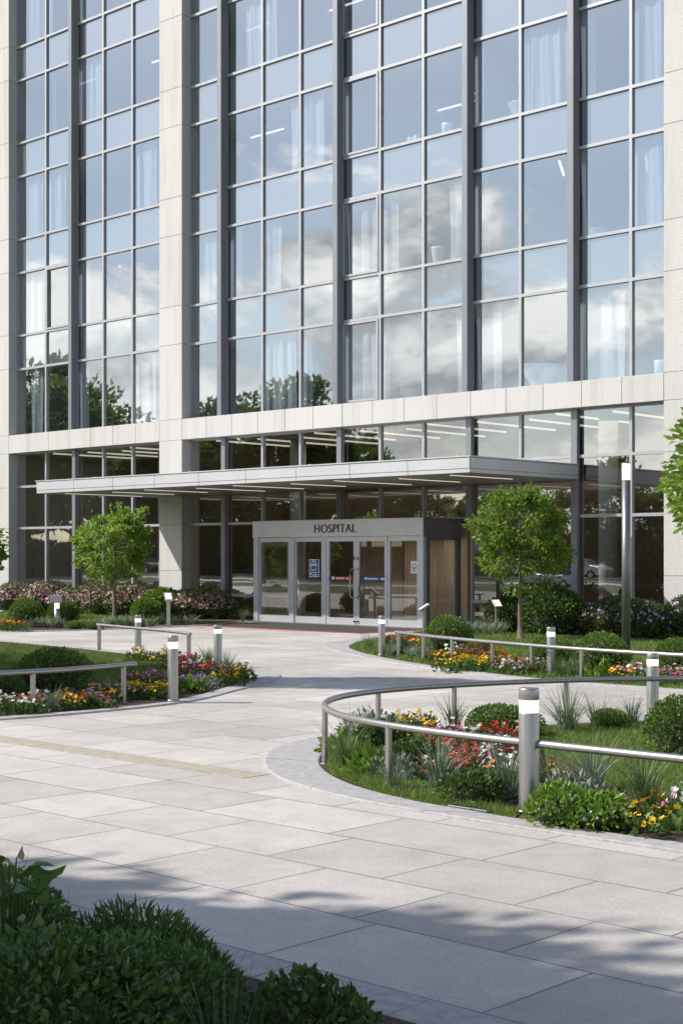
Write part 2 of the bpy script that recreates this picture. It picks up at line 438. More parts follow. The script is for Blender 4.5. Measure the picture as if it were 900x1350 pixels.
def chaikin(pts, n=2, closed=False):
    pts = [np.array(p, float) for p in pts]
    for _ in range(n):
        q = []
        rng_ = range(len(pts) if closed else len(pts) - 1)
        if not closed: q.append(pts[0])
        for i in rng_:
            a, b = pts[i], pts[(i + 1) % len(pts)]; q += [a * .75 + b * .25, a * .25 + b * .75]
        if not closed: q.append(pts[-1])
        pts = q
    return pts

# ------------------------------------------------------------------ ground, plaza, road
g = MB(); g.poly([(-700, -700), (700, -700), (700, 700), (-700, 700)], -.02)
structure(obj('ground', g, M['meadow']))
g = MB(); g.poly([(-75, 5.02), (14, 5.02), (14, 33.4), (-75, 33.4)], 0.0)
g.poly([(-75, -9), (-72, -9), (-72, 5.02), (-75, 5.02)], 0.0)
structure(obj('plaza_paving', g, M['paving']))
g = MB(); g.poly([(-160, -12.5), (60, -12.5), (60, -9.0), (-160, -9.0)], -.004)
structure(obj('footpath', g, M['paving']))
g = MB(); g.poly([(-400, -30), (400, -30), (400, -20), (-400, -20)], -.012)
for i in range(60):
    x = -220 + i * 6; g.poly([(x, -25.08), (x + 3, -25.08), (x + 3, -24.92), (x, -24.92)], -.008, 1)
structure(obj('road', g, [M['asphalt'], M['paint']]))
g = MB()
for i in range(150):
    g.bbox(-220 + i * 2.0, -220 + i * 2.0 + 1.99, -20.0, -19.8, -.05, .11, .01)
structure(obj('road_kerb', g, M['kerb']))
# tan strip across the plaza
g = MB()
x = -40.0
while x < -9.85:
    w = .9; x1 = min(x + w - .006, -9.78); g.box(x, x1, 9.12, 9.46, -.01, .004); x += w
structure(obj('paving_strip', g, M['strip']))

# ------------------------------------------------------------------ planting beds: soil sheet, kerb of separate stones
def resample(pts, step):
    pts = np.array(pts); d = np.r_[0, np.cumsum(np.linalg.norm(np.diff(pts, axis=0), axis=1))]
    n = max(2, int(round(d[-1] / step)) + 1); t = np.linspace(0, d[-1], n)
    return np.c_[np.interp(t, d, pts[:, 0]), np.interp(t, d, pts[:, 1])]

def kerb(mb, inner, outer, h=.022, step=.85):
    """inner and outer: matching open polylines"""
    n = max(3, int(round(np.linalg.norm(np.diff(np.array(outer), axis=0), axis=1).sum() / .12)))
    def rs(p):
        p = np.array(p, float); d = np.r_[0, np.cumsum(np.linalg.norm(np.diff(p, axis=0), axis=1))]; t = np.linspace(0, d[-1], n + 1)
        return np.c_[np.interp(t, d, p[:, 0]), np.interp(t, d, p[:, 1])]
    A, B = rs(inner), rs(outer); per = max(2, int(step / .12)); i = 0
    while i < n:
        j = min(i + per, n)
        a, b = A[i:j + 1].copy(), B[i:j + 1].copy()
        e = .04
        a[-1] = a[-1] * (1 - e) + a[-2] * e; b[-1] = b[-1] * (1 - e) + b[-2] * e
        m = len(a); hz = h + random.uniform(-.003, .003); c = .008
        ai = a + (b - a) * .03; bi = b + (a - b) * .03
        V = [(*p, -.02) for p in b] + [(*p, hz - c) for p in b] + [(*p, hz) for p in bi] + [(*p, hz) for p in ai] + [(*p, hz - c) for p in a] + [(*p, -.02) for p in a]
        F = []
        for k in range(m - 1):
            for r in range(5): F.append((r * m + k, r * m + k + 1, (r + 1) * m + k + 1, (r + 1) * m + k))
        F.append(tuple(r * m for r in range(6))); F.append(tuple(r * m + m - 1 for r in reversed(range(6))))
        mb.add(V, F); i = j

bedA_in = chaikin([(6, 9.0), (-5.3, 9.08), (-7.0, 9.09), (-8.2, 9.2), (-9.3, 9.72), (-10.2, 10.5), (-10.72, 11.45), (-10.72, 12.6), (-10.35, 14.0), (-9.6, 15.6), (-8.2, 17.4), (-5.5, 19.0), (6, 19.5)], 3)
bedA_out = chaikin([(6, 8.78), (-5.3, 8.84), (-7.0, 8.83), (-8.4, 8.9), (-9.7, 9.35), (-10.85, 10.4), (-11.4, 11.5), (-11.15, 12.8), (-10.7, 14.1), (-9.9, 15.8), (-8.4, 17.65), (-5.6, 19.25), (6, 19.75)], 3)
bedB_in = chaikin([(-8.5, 32.6), (-8.5, 20.0), (-9.5, 19.55), (-11.4, 19.55), (-13.4, 19.62), (-15.4, 20.0), (-17.6, 20.85), (-19.5, 21.85), (-20.9, 22.75), (-22.2, 23.85), (-23.1, 25.1), (-23.7, 26.4), (-24.4, 28.0), (-25.3, 30.3), (-25.6, 32.6)], 3)
bedB_out = chaikin([(-8.2, 32.6), (-8.2, 19.8), (-9.4, 19.35), (-11.4, 19.33), (-13.4, 19.40), (-15.5, 19.75), (-17.7, 20.6), (-19.7, 21.6), (-21.25, 22.5), (-22.75, 23.6), (-23.75, 25.0), (-24.15, 26.3), (-24.75, 27.9), (-25.6, 30.25), (-25.9, 32.6)], 3)
bedC_in = chaikin([(-34, 9.6), (-24, 9.4), (-18, 9.3), (-15.9, 9.6), (-15.5, 10.6), (-15.4, 12.0), (-15.52, 13.1), (-16.05, 14.25), (-16.7, 15.3), (-17.4, 16.3), (-18.3, 17.2), (-19.6, 18.0), (-21.3, 18.65), (-24.0, 19.1), (-27.6, 19.75), (-34, 20.0)], 3)
bedC_out = chaikin([(-34, 9.45), (-24, 9.25), (-18, 9.1), (-15.75, 9.4), (-15.3, 10.5), (-15.2, 12.0), (-15.3, 13.1), (-15.6, 13.95), (-16.2, 15.0), (-16.85, 16.4), (-17.8, 17.6), (-19.4, 18.45), (-21.2, 18.95), (-24.0, 19.35), (-27.6, 20.0), (-34, 20.25)], 3)
bedD_in = chaikin([(-70, 22.5), (-36, 22.45), (-33.6, 22.5), (-32.7, 23.3), (-32.4, 24.6), (-32.22, 26.4), (-32.15, 28.5), (-32.9, 30.2), (-33.7, 31.6), (-34.0, 32.95)], 3)
bedD_out = chaikin([(-70, 22.3), (-36, 22.25), (-33.4, 22.3), (-32.5, 23.15), (-32.2, 24.6), (-32.02, 26.4), (-31.95, 28.5), (-32.72, 30.2), (-33.52, 31.6), (-33.8, 32.95)], 3)
def bed(inner, outer, extra, zsoil=.010, nm='flower_bed', m='soil', close=()):
    kb = MB(); kerb(kb, inner, outer); structure(obj('bed_kerb', kb, M['kerb']))
    s = MB(); s.poly([tuple(p) for p in inner] + list(close), zsoil)
    structure(obj(nm, s, M[m]))
bed(bedA_in, bedA_out, None)
bed(bedB_in, bedB_out, None)
bed(bedC_in, bedC_out, None)
bed(bedD_in, bedD_out, None, close=[(-70, 32.95)])
# foreground bed: everything on the camera's side of the plaza edge
s = MB(); s.poly([(-16, -3), (4, -3), (4, 4.84), (-16, 4.84)], .006); structure(obj('flower_bed', s, M['soil']))
kb = MB(); kerb(kb, [(-16, 4.83), (4, 4.83)], [(-16, 5.13), (4, 5.13)], .012); structure(obj('bed_kerb', kb, M['kerb']))

def inside(P, poly):
    poly = np.array(poly); x, y = P[:, 0], P[:, 1]; res = np.zeros(len(P), bool); j = len(poly) - 1
    for i in range(len(poly)):
        xi, yi = poly[i]; xj, yj = poly[j]
        c = ((yi > y) != (yj > y)) & (x < (xj - xi) * (y - yi) / (yj - yi + 1e-12) + xi); res ^= c; j = i
    return res

def lawn(poly, dens, hgt, wid, z=.018, zb=.012, crop=True):
    poly = [tuple(p) for p in poly]; a = np.array(poly); lo, hi = a.min(0), a.max(0)
    s = MB(); s.poly(poly, z); structure(obj('lawn', s, M['lawn']))
    n = int((hi - lo).prod() * dens); P = RNG.uniform(lo, hi, (n, 2)); P = P[inside(P, poly)]
    if crop:                                       # blades only where a camera near the photograph's could see them
        t = P @ FW; u = (P @ RT) / np.maximum(t, .1); P = P[(t > 1) & (np.abs(u) < .55)]
    n = len(P); th = RNG.uniform(0, 2 * np.pi, n); h = hgt * RNG.uniform(.55, 1.25, n); w = wid * RNG.uniform(.7, 1.3, n)
    ln = RNG.normal(0, .45, (n, 2)) * h[:, None]
    b = np.c_[P, np.full(n, zb)]; d = np.c_[np.cos(th), np.sin(th), np.zeros(n)] * w[:, None] * .5
    tip = b + np.c_[ln, h]
    V = np.stack([b - d, b + d, tip], 1).reshape(-1, 3); F = np.arange(3 * n).reshape(-1, 3)
    m = MB(); m.arr(V, F); tag(obj('grass', m, M['grassblade']), kind='stuff')

lawn(chaikin([(-8.3, 12.0), (-7.4, 11.2), (-6.45, 10.45), (-5.8, 10.05), (-4.5, 9.8), (0, 9.75), (0, 19.0), (-5.5, 18.7), (-8.0, 17.2), (-9.35, 15.6), (-10.1, 14.0), (-10.5, 12.9), (-9.7, 12.75)], 2, True), 2600, .065, .008)
lawn([(-10.62, 11.6), (-10.1, 10.7), (-9.25, 9.95), (-8.2, 9.5), (-7.3, 9.36), (-7.3, 9.9), (-8.2, 10.1), (-9.0, 10.6), (-9.6, 11.3), (-9.9, 12.2), (-10.5, 12.6)], 1600, .06, .009, .022)
lawn([(-10.68, 11.5), (-10.15, 10.55), (-9.3, 9.78), (-8.2, 9.24), (-7.0, 9.12), (-6.75, 9.12), (-6.85, 9.36), (-8.1, 9.5), (-9.1, 9.98), (-9.95, 10.75), (-10.35, 11.6)], 3500, .07, .009)
lawn(chaikin([(-33, 11.2), (-19, 11.2), (-17.3, 12.2), (-17.4, 13.8), (-18.4, 15.6), (-20.3, 17.2), (-22.5, 18.3), (-26, 19.0), (-33, 19.5)], 2), 1100, .085, .013)
lawn([(p[0] * .995 - .06, p[1] + .05) for p in bedB_in if p[1] < 30.6] , 450, .08, .022)
lawn(chaikin([(-68, 30.3), (-68, 24.2), (-45, 24.0), (-38, 24.6), (-35.0, 25.4), (-33.4, 27.4), (-34.4, 29.8), (-37, 30.3)], 2), 160, .09, .035)

# ------------------------------------------------------------------ the hospital building
YF, YG = 32.70, 33.10                       # stone face, glass plane
B = thing('hospital_building', (-34, 33.1, 0), 'tall hospital building of pale stone piers and wide blue glass windows', 'building')
fins = [-44.3, -36.22, -31.0, -26.0, -22.45]
cols = [(-48.07, -46.16), (-46.16, -44.3), (-44.3, -42.7), (-42.7, -41.05), (-41.05, -39.17),
        (-38.0, -36.22), (-36.22, -34.47), (-34.47, -32.76), (-32.76, -31.0), (-31.0, -29.42), (-29.42, -27.74), (-27.74, -26.0), (-26.0, -24.28), (-24.28, -22.45), (-22.45, -20.77), (-20.77, -19.6)]
ZB0, ZB1 = 5.90, 6.60
vis = [(6.60, 9.13), (10.42, 12.82), (14.10, 16.50), (17.78, 20.18), (21.46, 23.86)]
spn = [(9.13, 10.42), (12.82, 14.10), (16.50, 17.78), (20.18, 21.46), (23.86, 25.1)]
ZTOP = 25.1
def blocks(mb, x0, x1, zs, y0, y1):
    for a, b in zip(zs[:-1], zs[1:]): mb.bbox(x0, x1, y0, y1, a + .005, b - .005, .006)
zj = [0.0, 1.5, 3.05, 4.6, ZB0]
zu = [ZB1, 9.13, 10.42, 12.82, 14.10, 16.5, 17.78, 20.18, 21.46, 23.86, ZTOP]
for (x0, x1) in ((-49.9, -48.07), (-39.17, -38.0), (-19.6, -17.9)):
    p = MB(); blocks(p, x0, x1, zj, YF, YG + .35); blocks(p, x0, x1, zu, YF, YG + .35)
    p.box(x0 + .012, x1 - .012, YF + .012, YG + .34, 0, ZTOP - .01, 1)
    obj('stone_pier', p, [M['stone'], M['joint']], B)
p = MB()
xs = [-49.9]
for (a, b) in cols:
    xs.append(a)
    if b in (-39.17,): xs.append(b)
xs = [-49.9, -48.07] + [-48.07 + (i + 1) * (8.9 / 7) for i in range(6)] + [-39.17, -38.0] + [-38.0 + (i + 1) * (18.4 / 15) for i in range(14)] + [-19.6, -17.9]
for a, b in zip(xs[:-1], xs[1:]): p.bbox(a + .005, b - .005, YF, YG + .3, ZB0 + .004, ZB1 - .004, .006)
p.box(-49.88, -17.92, YF + .012, YG + .28, ZB0 + .012, ZB1 - .012, 1)
obj('stone_band', p, [M['stone'], M['joint']], B)
p = MB(); p.bbox(-50.0, -17.8, YF - .05, YG + .5, ZTOP + .002, ZTOP + .9, .02); obj('parapet', p, M['stone'], B)
p = MB(); p.box(-49.9, -17.9, YG + .52, 47, ZTOP + .1, ZTOP + .5); obj('roof', p, M['soffit'], B)
for nm, bx in (('side_wall', (-49.9, -49.5, YG + .36, 47, 0, ZTOP)), ('side_wall', (-18.3, -17.9, YG + .36, 47, 0, ZTOP)), ('rear_wall', (-49.5, -18.3, 46.7, 47, 0, ZTOP))):
    p = MB(); p.box(*bx); obj(nm, p, M['stone'], B)

FW_ = .042
def window(name, x0, x1, z0, z1, gm, yf=YG - .07, sash=False, fl=FW_, fr=FW_):
    f = MB(); f.ring(x0, x1, z0, z1, FW_, yf, YG + .06)
    o = obj(name, f, M['frame'], B)
    p = MB(); p.quad((x0 + FW_, YG, z0 + FW_), (x1 - FW_, YG, z0 + FW_), (x1 - FW_, YG, z1 - FW_), (x0 + FW_, YG, z1 - FW_))
    obj('pane', p, M[gm], o)
    if sash:
        q = MB(); q.ring(x0 + FW_ + .012, x1 - FW_ - .012, z0 + FW_ + .012, z1 - FW_ - .012, .065, yf - .025, YG - .012); obj('sash', q, M['frame'], o)
    return o
def spandrel(x0, x1, z0, z1):
    f = MB(); f.ring(x0, x1, z0, z1, FW_, YG - .07, YG + .06); o = obj('spandrel_panel', f, M['frame'], B)
    p = MB(); p.quad((x0 + FW_, YG, z0 + FW_), (x1 - FW_, YG, z0 + FW_), (x1 - FW_, YG, z1 - FW_), (x0 + FW_, YG, z1 - FW_)); obj('pane', p, M['spandrel'], o)
for ci, (a, b) in enumerate(cols):
    for ri, (z0, z1) in enumerate(vis): window('window', a, b, z0, z1, 'glass_up', sash=(ci == 9 and ri < 4) or (ci == 1 and ri == 1))
    for (z0, z1) in spn: spandrel(a, b, z0, z1)
    for (z0, z1) in ((.06, .72), (.72, 3.06), (3.06, 4.64), (4.64, 5.9)):
        if z1 < 3.1 and -32.9 < a and b < -25.9: continue
        window('glazing_panel', a, b, z0, z1, 'glass_lo')
for fx in fins:
    f = MB(); f.bbox(fx - .10, fx + .10, YG - .34, YG - .072, ZB1, ZTOP, .008); obj('fin', f, M['fin'], B)
    z0 = 3.08 if -33 < fx < -25.9 else .0
    f = MB(); f.bbox(fx - .10, fx + .10, YG - .17, YG - .072, z0, ZB0, .008); obj('mullion', f, M['fin'], B)
# rooms behind the glass
ceil_z = [9.28, 12.95, 16.65, 20.33, 24.0]; floor_z = [6.45, 10.33, 14.0, 17.68, 21.36]
slabs = [(5.98, 6.45)] + [(ceil_z[i], floor_z[i + 1]) for i in range(4)] + [(24.0, 25.0)]
for z0, z1 in slabs:
    p = MB(); p.box(-49.4, -18.4, YG + .2, 39.0, z0, z1 - .02); p.box(-49.4, -18.4, YG + .2, 39.0, z1 - .018, z1, 1); obj('floor_slab', p, [M['ceil'], M['ifloor']], B)
p = MB(); p.box(-49.4, -18.4, 39.0, 39.3, 6.0, 25.0); obj('interior_wall', p, M['iwall'], B)
for k, (z0, z1) in enumerate(zip(floor_z, ceil_z)):
    for fx in ([-38.6, -31.0, -22.45], [-44.3, -38.6, -36.2, -26.0], [-41.05, -38.6, -31.0, -26.0], [-38.6, -34.4, -26.0], [-44.3, -38.6])[k]:
        p = MB(); p.box(fx - .06, fx + .06, YG + .22, 38.99, z0 + .002, z1 - .002); obj('partition', p, M['iwall'], B)
# ground floor interior
p = MB(); p.box(-49.4, -18.4, YG + .1, 43, -.06, .02); obj('lobby_floor', p, M['ifloor'], B)
p = MB(); p.box(-49.4, -18.4, 42.6, 42.9, .02, 5.97); obj('lobby_wall', p, M['ibrown'], B)
p = MB(); p.box(-29.0, -19.5, 37.0, 37.2, .021, 4.2); p.box(-37.5, -30.6, 38.0, 38.2, .021, 4.2); obj('wood_wall', p, M['ibrown'], B)
p = MB(); p.box(-30.59, -29.1, 37.6, 37.75, .021, 2.3); obj('lobby_door', p, M['dark'], B)
for fx in (-43.0, -36.0, -23.5):
    p = MB(); p.lathe([(.28, .021), (.28, 5.97)], 20, fx, 36.2); obj('lobby_column', p, M['ceil'], B)
p = MB(); p.box(-19.0, -18.9, YG + .36, 42, .021, 5.97); p.box(-38.7, -38.5, YG + .36, 42, .021, 5.97); obj('partition', p, M['ibrown'], B)

# lights in the lobby ceiling
proto = thing('ceiling_light', (-47, 34.0, 5.93), 'long linear light on the ground-floor ceiling behind the glass', 'ceiling light', 'linear lights on the ground-floor ceiling')
t = MB(); t.box(-.03, .03, 0, 3.9, -.03, .02); obj('tube', t, M['tube'], proto, local=True)
t = MB(); t.box(-.06, .06, -.05, 3.95, .02, .05); obj('housing', t, M['frame'], proto, local=True)
k = 0
for i in range(18):
    x_ = -47 + i * 1.55
    if i: dup(proto, (x_, 34.0 + (i % 3) * .45, 5.93))
for nm, x_, y_, z_, e_, sx in (('lobby_lamp', -44, 37.5, 5.85, 18, 7), ('lobby_lamp', -33, 37, 5.85, 22, 8), ('lobby_lamp', -25.5, 36, 5.85, 14, 6), ('vestibule_fill', -28.3, 32.6, 2.57, 16, 3)):  # lobby ones carry the ceiling strips' light; vestibule one is an added fill
    al = bpy.data.lights.new(nm, 'AREA'); al.shape = 'RECTANGLE'; al.size = sx; al.size_y = 1.0; al.energy = e_; al.color = (1, .87, .70)
    ao = bpy.data.objects.new(nm, al); COL.objects.link(ao); ao.location = (x_, y_, z_)
# lights in upper rooms
upl = [(-46.5, 20.27, 35.0), (-41.9, 20.27, 35.3), (-40.2, 12.89, 34.6), (-36.9, 20.27, 35.4), (-36.9, 16.59, 35.6), (-30.2, 16.59, 37.6), (-28.2, 16.59, 37.0), (-26.9, 16.59, 36.4), (-24.0, 12.89, 34.6), (-22.0, 12.89, 35.8), (-45.0, 12.89, 35.0), (-33.5, 20.27, 36)]
up = None
for i, (x_, z_, y_) in enumerate(upl):
    lb = 'slim white light on the ceiling of an upper room behind the glass'
    if up is None:
        up = thing('room_light', (x_, y_, z_), lb, 'ceiling light', 'slim lights in the upper rooms')
        t = MB(); t.box(-.8, .8, -.03, .03, -.04, .0); obj('tube', t, M['tubecool'], up, local=True)
        t = MB(); t.box(-.75, .75, -.08, .08, .0, .05); obj('housing', t, M['frame'], up, local=True)
    else: dup(up, (x_, y_, z_), R(-60) if i in (8, 9) else 0)

# curtains
def wavy(x0, x1, z0, z1, seed, y=YG + .17):
    rs = np.random.default_rng(seed); nx = max(8, int((x1 - x0) / .022)); nz = 8
    xs_ = np.linspace(x0, x1, nx); ph = np.cumsum(rs.uniform(.12, .5, nx)); amp = .045 + .03 * np.sin(ph * .37 + seed)
    V = []; F = []
    for j in range(nz + 1):
        f = j / nz; z = z0 + (z1 - z0) * f
        yy = y + amp * np.sin(ph) * (1.0 - .35 * f) + .01 * np.sin(ph * 2.3 + f * 3)
        V += list(zip(xs_ + .012 * np.sin(f * 5 + ph), yy, [z] * nx))
    for j in range(nz):
        for i in range(nx - 1): F.append((j * nx + i, j * nx + i + 1, (j + 1) * nx + i + 1, (j + 1) * nx + i))
    m = MB(); m.add(V, F, 0, True); return m
def px2x(px, y=YG + .2):
    u = (px - CXP) / FPX; return (FW[0] + RT[0] * u) / (FW[1] + RT[1] * u) * y
curt = [(0, 42, 58), (0, 105, 118), (0, 178, 208), (0, 350, 391), (0, 399, 412), (0, 459, 497), (0, 603, 613), (0, 629, 662), (0, 768, 826), (0, 503, 515),
        (1, 30, 57), (1, 104, 120), (1, 254, 290), (1, 305, 320), (1, 352, 372), (1, 459, 497), (1, 504, 526), (1, 594, 612), (1, 628, 645), (1, 832, 873), (1, 767, 780),
        (2, 34, 58), (2, 64, 88), (2, 190, 208), (2, 385, 395), (2, 399, 428), (2, 691, 750), (2, 766, 786), (2, 836, 874), (2, 628, 640),
        (3, 105, 135), (3, 70, 74), (3, 325, 345), (3, 350, 366), (3, 258, 264), (4, 36, 58), (4, 64, 72), (4, 105, 116)]
ordn = ['first', 'second', 'third', 'fourth', 'fifth']
colname = ['first pane from the left pier', 'second pane from the left pier', 'first pane right of the left fin', 'second pane right of the left fin', 'pane left of the middle pier',
           'narrow pane right of the middle pier', 'left triple window, first pane', 'left triple window, middle pane', 'left triple window, last pane', 'hinged window pane',
           'central triple window, middle pane', 'central triple window, last pane', 'left pane of the double window', 'right pane of the double window', 'wide pane nearest the right pier', 'last pane by the right pier']
seen = {}
for i, (r_, a, b) in enumerate(curt):
    x0, x1 = px2x(a), px2x(b); xm = (x0 + x1) / 2
    ci = min(range(16), key=lambda c: abs((cols[c][0] + cols[c][1]) / 2 - xm))
    key = (r_, ci); seen[key] = seen.get(key, 0) + 1
    wd = 'broad' if x1 - x0 > .85 else 'narrow'
    lb = '%s%s white curtain, %s row above the band, %s' % ('second ' if seen[key] > 1 else '', wd, ordn[r_], colname[ci])
    tag(obj('curtain', wavy(x0, x1, floor_z[r_] + .15, ceil_z[r_] - .03, i), M['curtain'], None, (xm, YG + .17, floor_z[r_] + .15)), lb, 'curtain', 'sheer curtains behind the upper windows')

# things on the window sills
def sill(name, prof, px, row, y, label, cat):
    x_ = px2x(px, y); z0 = vis[row][0] + .05
    m = MB(); m.lathe([(r_, z0 + z_) for r_, z_ in prof], 24, x_, y); return tag(obj(name, m, M['ceramic'], None, (x_, y, z0)), label, cat)
for px, row, s_, lb in ((712, 0, 1.0, 'large white bowl standing in the first window row right of the fin'), (540, 0, .55, 'small white bowl in the first window row below the central triple window'), (690, 2, .8, 'white bowl beside a curtain in the third window row'), (285, 3, .6, 'white bowl behind the narrow fourth-row window by the middle pier'), (788, 1, .5, 'shallow white dish in the second-row window near the right pier')):
    sill('bowl', [(.2 * s_, 0), (.22 * s_, .05 * s_), (.42 * s_, .32 * s_), (.55 * s_, .62 * s_), (.57 * s_, .64 * s_), (.53 * s_, .62 * s_), (.40 * s_, .34 * s_), (.05, .12 * s_)], px, row, YG + .75, lb, 'bowl')
for px, row, lb in ((541, 2, 'left white mug on the third-row window sill'), (549, 2, 'right white mug on the third-row window sill'), (870, 0, 'white jar in the last first-row window by the right pier'), (589, 2, 'white pot beside the mullion on the third-row window sill')):
    s_ = 1.6 if px in (870, 589) else 1.0
    sill('mug', [(.07 * s_, 0), (.09 * s_, .02), (.10 * s_, .2 * s_), (.10 * s_, .24 * s_), (.085 * s_, .24 * s_), (.08 * s_, .05)], px, row, YG + .4, lb, 'mug')
x_ = px2x(577, YG + .5); z0 = vis[1][0] + .05
vs = thing('vase', (x_, YG + .5, z0), 'white vase with a dried bouquet in the second-row window', 'vase')
m = MB(); m.lathe([(.12, z0), (.14, z0 + .1), (.2, z0 + .5), (.21, z0 + .55), (.17, z0 + .52), (.1, z0 + .1)], 24, x_, YG + .5); obj('body', m, M['ceramic'], vs)

# ------------------------------------------------------------------ leaf geometry helpers
def unit(v): return v / (np.linalg.norm(v, axis=1, keepdims=True) + 1e-9)
def leaf_quads(P, D, size, wr=.55, up=None, six=False, fold=.25):
    """leaves at P pointing along D; returns verts, faces"""
    n = len(P); size = np.broadcast_to(size, (n,))[:, None]
    D = unit(D); r = unit(RNG.normal(size=(n, 3))); S = unit(np.cross(D, r)); Nn = np.cross(S, D)
    if six:
        b = P; l1 = P + D * size * .35 - S * size * wr * .48 + Nn * size * fold * .4; r1 = P + D * size * .35 + S * size * wr * .48 + Nn * size * fold * .4
        l2 = P + D * size * .72 - S * size * wr * .38 + Nn * size * fold * .25; r2 = P + D * size * .72 + S * size * wr * .38 + Nn * size * fold * .25
        m1 = P + D * size * .35; m2 = P + D * size * .72 - Nn * size * .03; t = P + D * size - Nn * size * fold * .35
        V = np.stack([b, l1, m1, r1, l2, m2, r2, t], 1).reshape(-1, 3); o = np.arange(n)[:, None] * 8
        F4 = np.concatenate([o + np.array([[1, 2, 5, 4]]), o + np.array([[2, 3, 6, 5]])]); F3 = np.concatenate([o + np.array([[0, 2, 1]]), o + np.array([[0, 3, 2]]), o + np.array([[4, 5, 7]]), o + np.array([[5, 6, 7]])])
        return V, F4, F3
    l = P + D * size * .45 - S * size * wr * .5 + Nn * size * fold * .5; rr = P + D * size * .45 + S * size * wr * .5 + Nn * size * fold * .5
    t = P + D * size
    V = np.stack([P, rr, t, l], 1).reshape(-1, 3); o = np.arange(n)[:, None] * 4
    return V, None, np.concatenate([o + np.array([[0, 1, 2]]), o + np.array([[0, 2, 3]])])
def put_leaves(mb, P, D, size, mi=0, **k):
    V, F4, F3 = leaf_quads(P, D, size, **k); n0 = mb.n
    mb.arr(V, F3, mi)
    if F4 is not None:
        mb.f += [tuple(r) for r in (F4 + n0).tolist()]; mb.m += [mi] * len(F4); mb.sm += [False] * len(F4)

def sphere_pts(n):
    v = unit(RNG.normal(size=(n, 3))); return v

class Clump:      # smooth pseudo-noise on the sphere from a few random lobes
    def __init__(s, k=10, amp=.18): s.c = sphere_pts(k); s.a = RNG.uniform(-1, 1, k) * amp; s.w = RNG.uniform(4, 14, k)
    def __call__(s, d): return 1 + (s.a * np.exp(-s.w * (1 - d @ s.c.T))).sum(1)

# ------------------------------------------------------------------ trees
def tree_mesh(h, crown_c, crown_r, nl, ls, trunk_r, nclump=70, clump_r=.35, seed=0, lean=(0, 0), fork=None, leafm='leaf_tree'):
    """(trunk builder, crown builder) around the origin; crown an uneven mass of leaf clumps carried by limbs"""
    rs = np.random.default_rng(seed); tr = MB(); cr = MB()
    cc = np.array(crown_c, float); cR = np.array(crown_r, float); fork = fork or (cc[2] - cR[2] * .85)
    top = np.array([cc[0] * .7, cc[1] * .7, cc[2] + cR[2] * .35])
    zz = np.linspace(0, 1, 9); path = np.array([[lean[0] * f + top[0] * f ** 2 + rs.normal(0, .012 * h * .2), lean[1] * f + top[1] * f ** 2 + rs.normal(0, .012 * h * .2), top[2] * f] for f in zz]); path[0, :2] = 0
    tr.tube(path, trunk_r * (1.0 - .72 * zz ** 1.2) * (1 + .55 * np.exp(-zz * 18)), 10)
    lob = Clump(14, .30); centers = []
    while len(centers) < nclump:
        d = unit(rs.normal(size=(1, 3)))[0]; rad = rs.uniform(.35, 1.0) ** .55 * lob(d[None])[0]
        p = cc + d * cR * rad * .9
        if d[2] < -.55 and rs.random() < .5: continue
        centers.append(p)
    centers = np.array(centers)
    # limbs from the trunk to the clumps
    nlimb = 11; li = rs.choice(nclump, nlimb, replace=False); ends = []
    for q in li:
        f = rs.uniform(.0, .75); st = np.array([np.interp(fork + (top[2] - fork) * f, path[:, 2], path[:, k]) for k in range(3)]); e = centers[q]
        mid = (st + e) / 2 + np.array([0, 0, .12 * np.linalg.norm(e - st)]) * (-1 if e[2] > st[2] else 1) + rs.normal(0, .05 * cR[0], 3)
        pts = np.array([st, st * .5 + mid * .5 + rs.normal(0, .02 * cR[0], 3), mid, mid * .45 + e * .55, e]); r0 = trunk_r * (.5 - .25 * f)
        tr.tube(pts, np.array([r0, r0 * .8, r0 * .6, r0 * .4, r0 * .16]), 6); ends += [pts[2], pts[3], e, pts[1]]
    ends = np.array(ends)
    for p in centers:
        j = np.argmin(np.linalg.norm(ends - p, axis=1)); a = ends[j]
        if np.linalg.norm(a - p) > .05: tr.tube(np.array([a, (a + p) / 2 + rs.normal(0, .03 * cR[0], 3), p]), np.array([.16, .11, .05]) * trunk_r, 4, cap=False)
    per = rs.multinomial(nl, rs.dirichlet(np.ones(nclump) * 6)); P = []; D = []
    for p, k in zip(centers, per):
        v = rs.normal(size=(k, 3)); v = v / np.linalg.norm(v, axis=1, keepdims=True) * (rs.random((k, 1)) ** .45) * clump_r * rs.uniform(.7, 1.25); v[:, 2] *= .72
        P.append(p + v); D.append(v + rs.normal(0, clump_r * .5, (k, 3)) + np.array([0, 0, -.12 * clump_r]) + (p - cc) * .25)
    P = np.concatenate(P); D = np.concatenate(D)
    put_leaves(cr, P, D, ls * rs.uniform(.65, 1.25, len(P)), wr=.62)
    return tr, cr
def tree(name, loc, label, cat='tree', group=None, rz=0, leafm='leaf_tree', **k):
    t = thing(name, loc, label, cat, group, rz)
    tr, cr = tree_mesh(**k); obj('trunk', tr, M['bark'], t, local=True); obj('crown', cr, M[leafm], t, local=True); return t

x_, y_ = at(151, 822); tree('young_tree', (x_, y_, .03), 'young round-crowned green tree in front of the pink hedge left of the entrance', group='young trees by the entrance', h=3.6, crown_c=(0, 0, 2.20), crown_r=(1.20, 1.20, 1.36), nl=6700, ls=.125, trunk_r=.06, nclump=95, clump_r=.245, seed=3)
x_, y_ = at(686, 845); tree('young_tree', (x_, y_, .03), 'young green tree with a slim bare trunk beside the vestibule on the right lawn', group='young trees by the entrance', h=3.75, crown_c=(-.03, 0, 2.45), crown_r=(1.22, 1.22, 1.34), nl=7600, ls=.11, trunk_r=.058, nclump=105, clump_r=.25, seed=8)
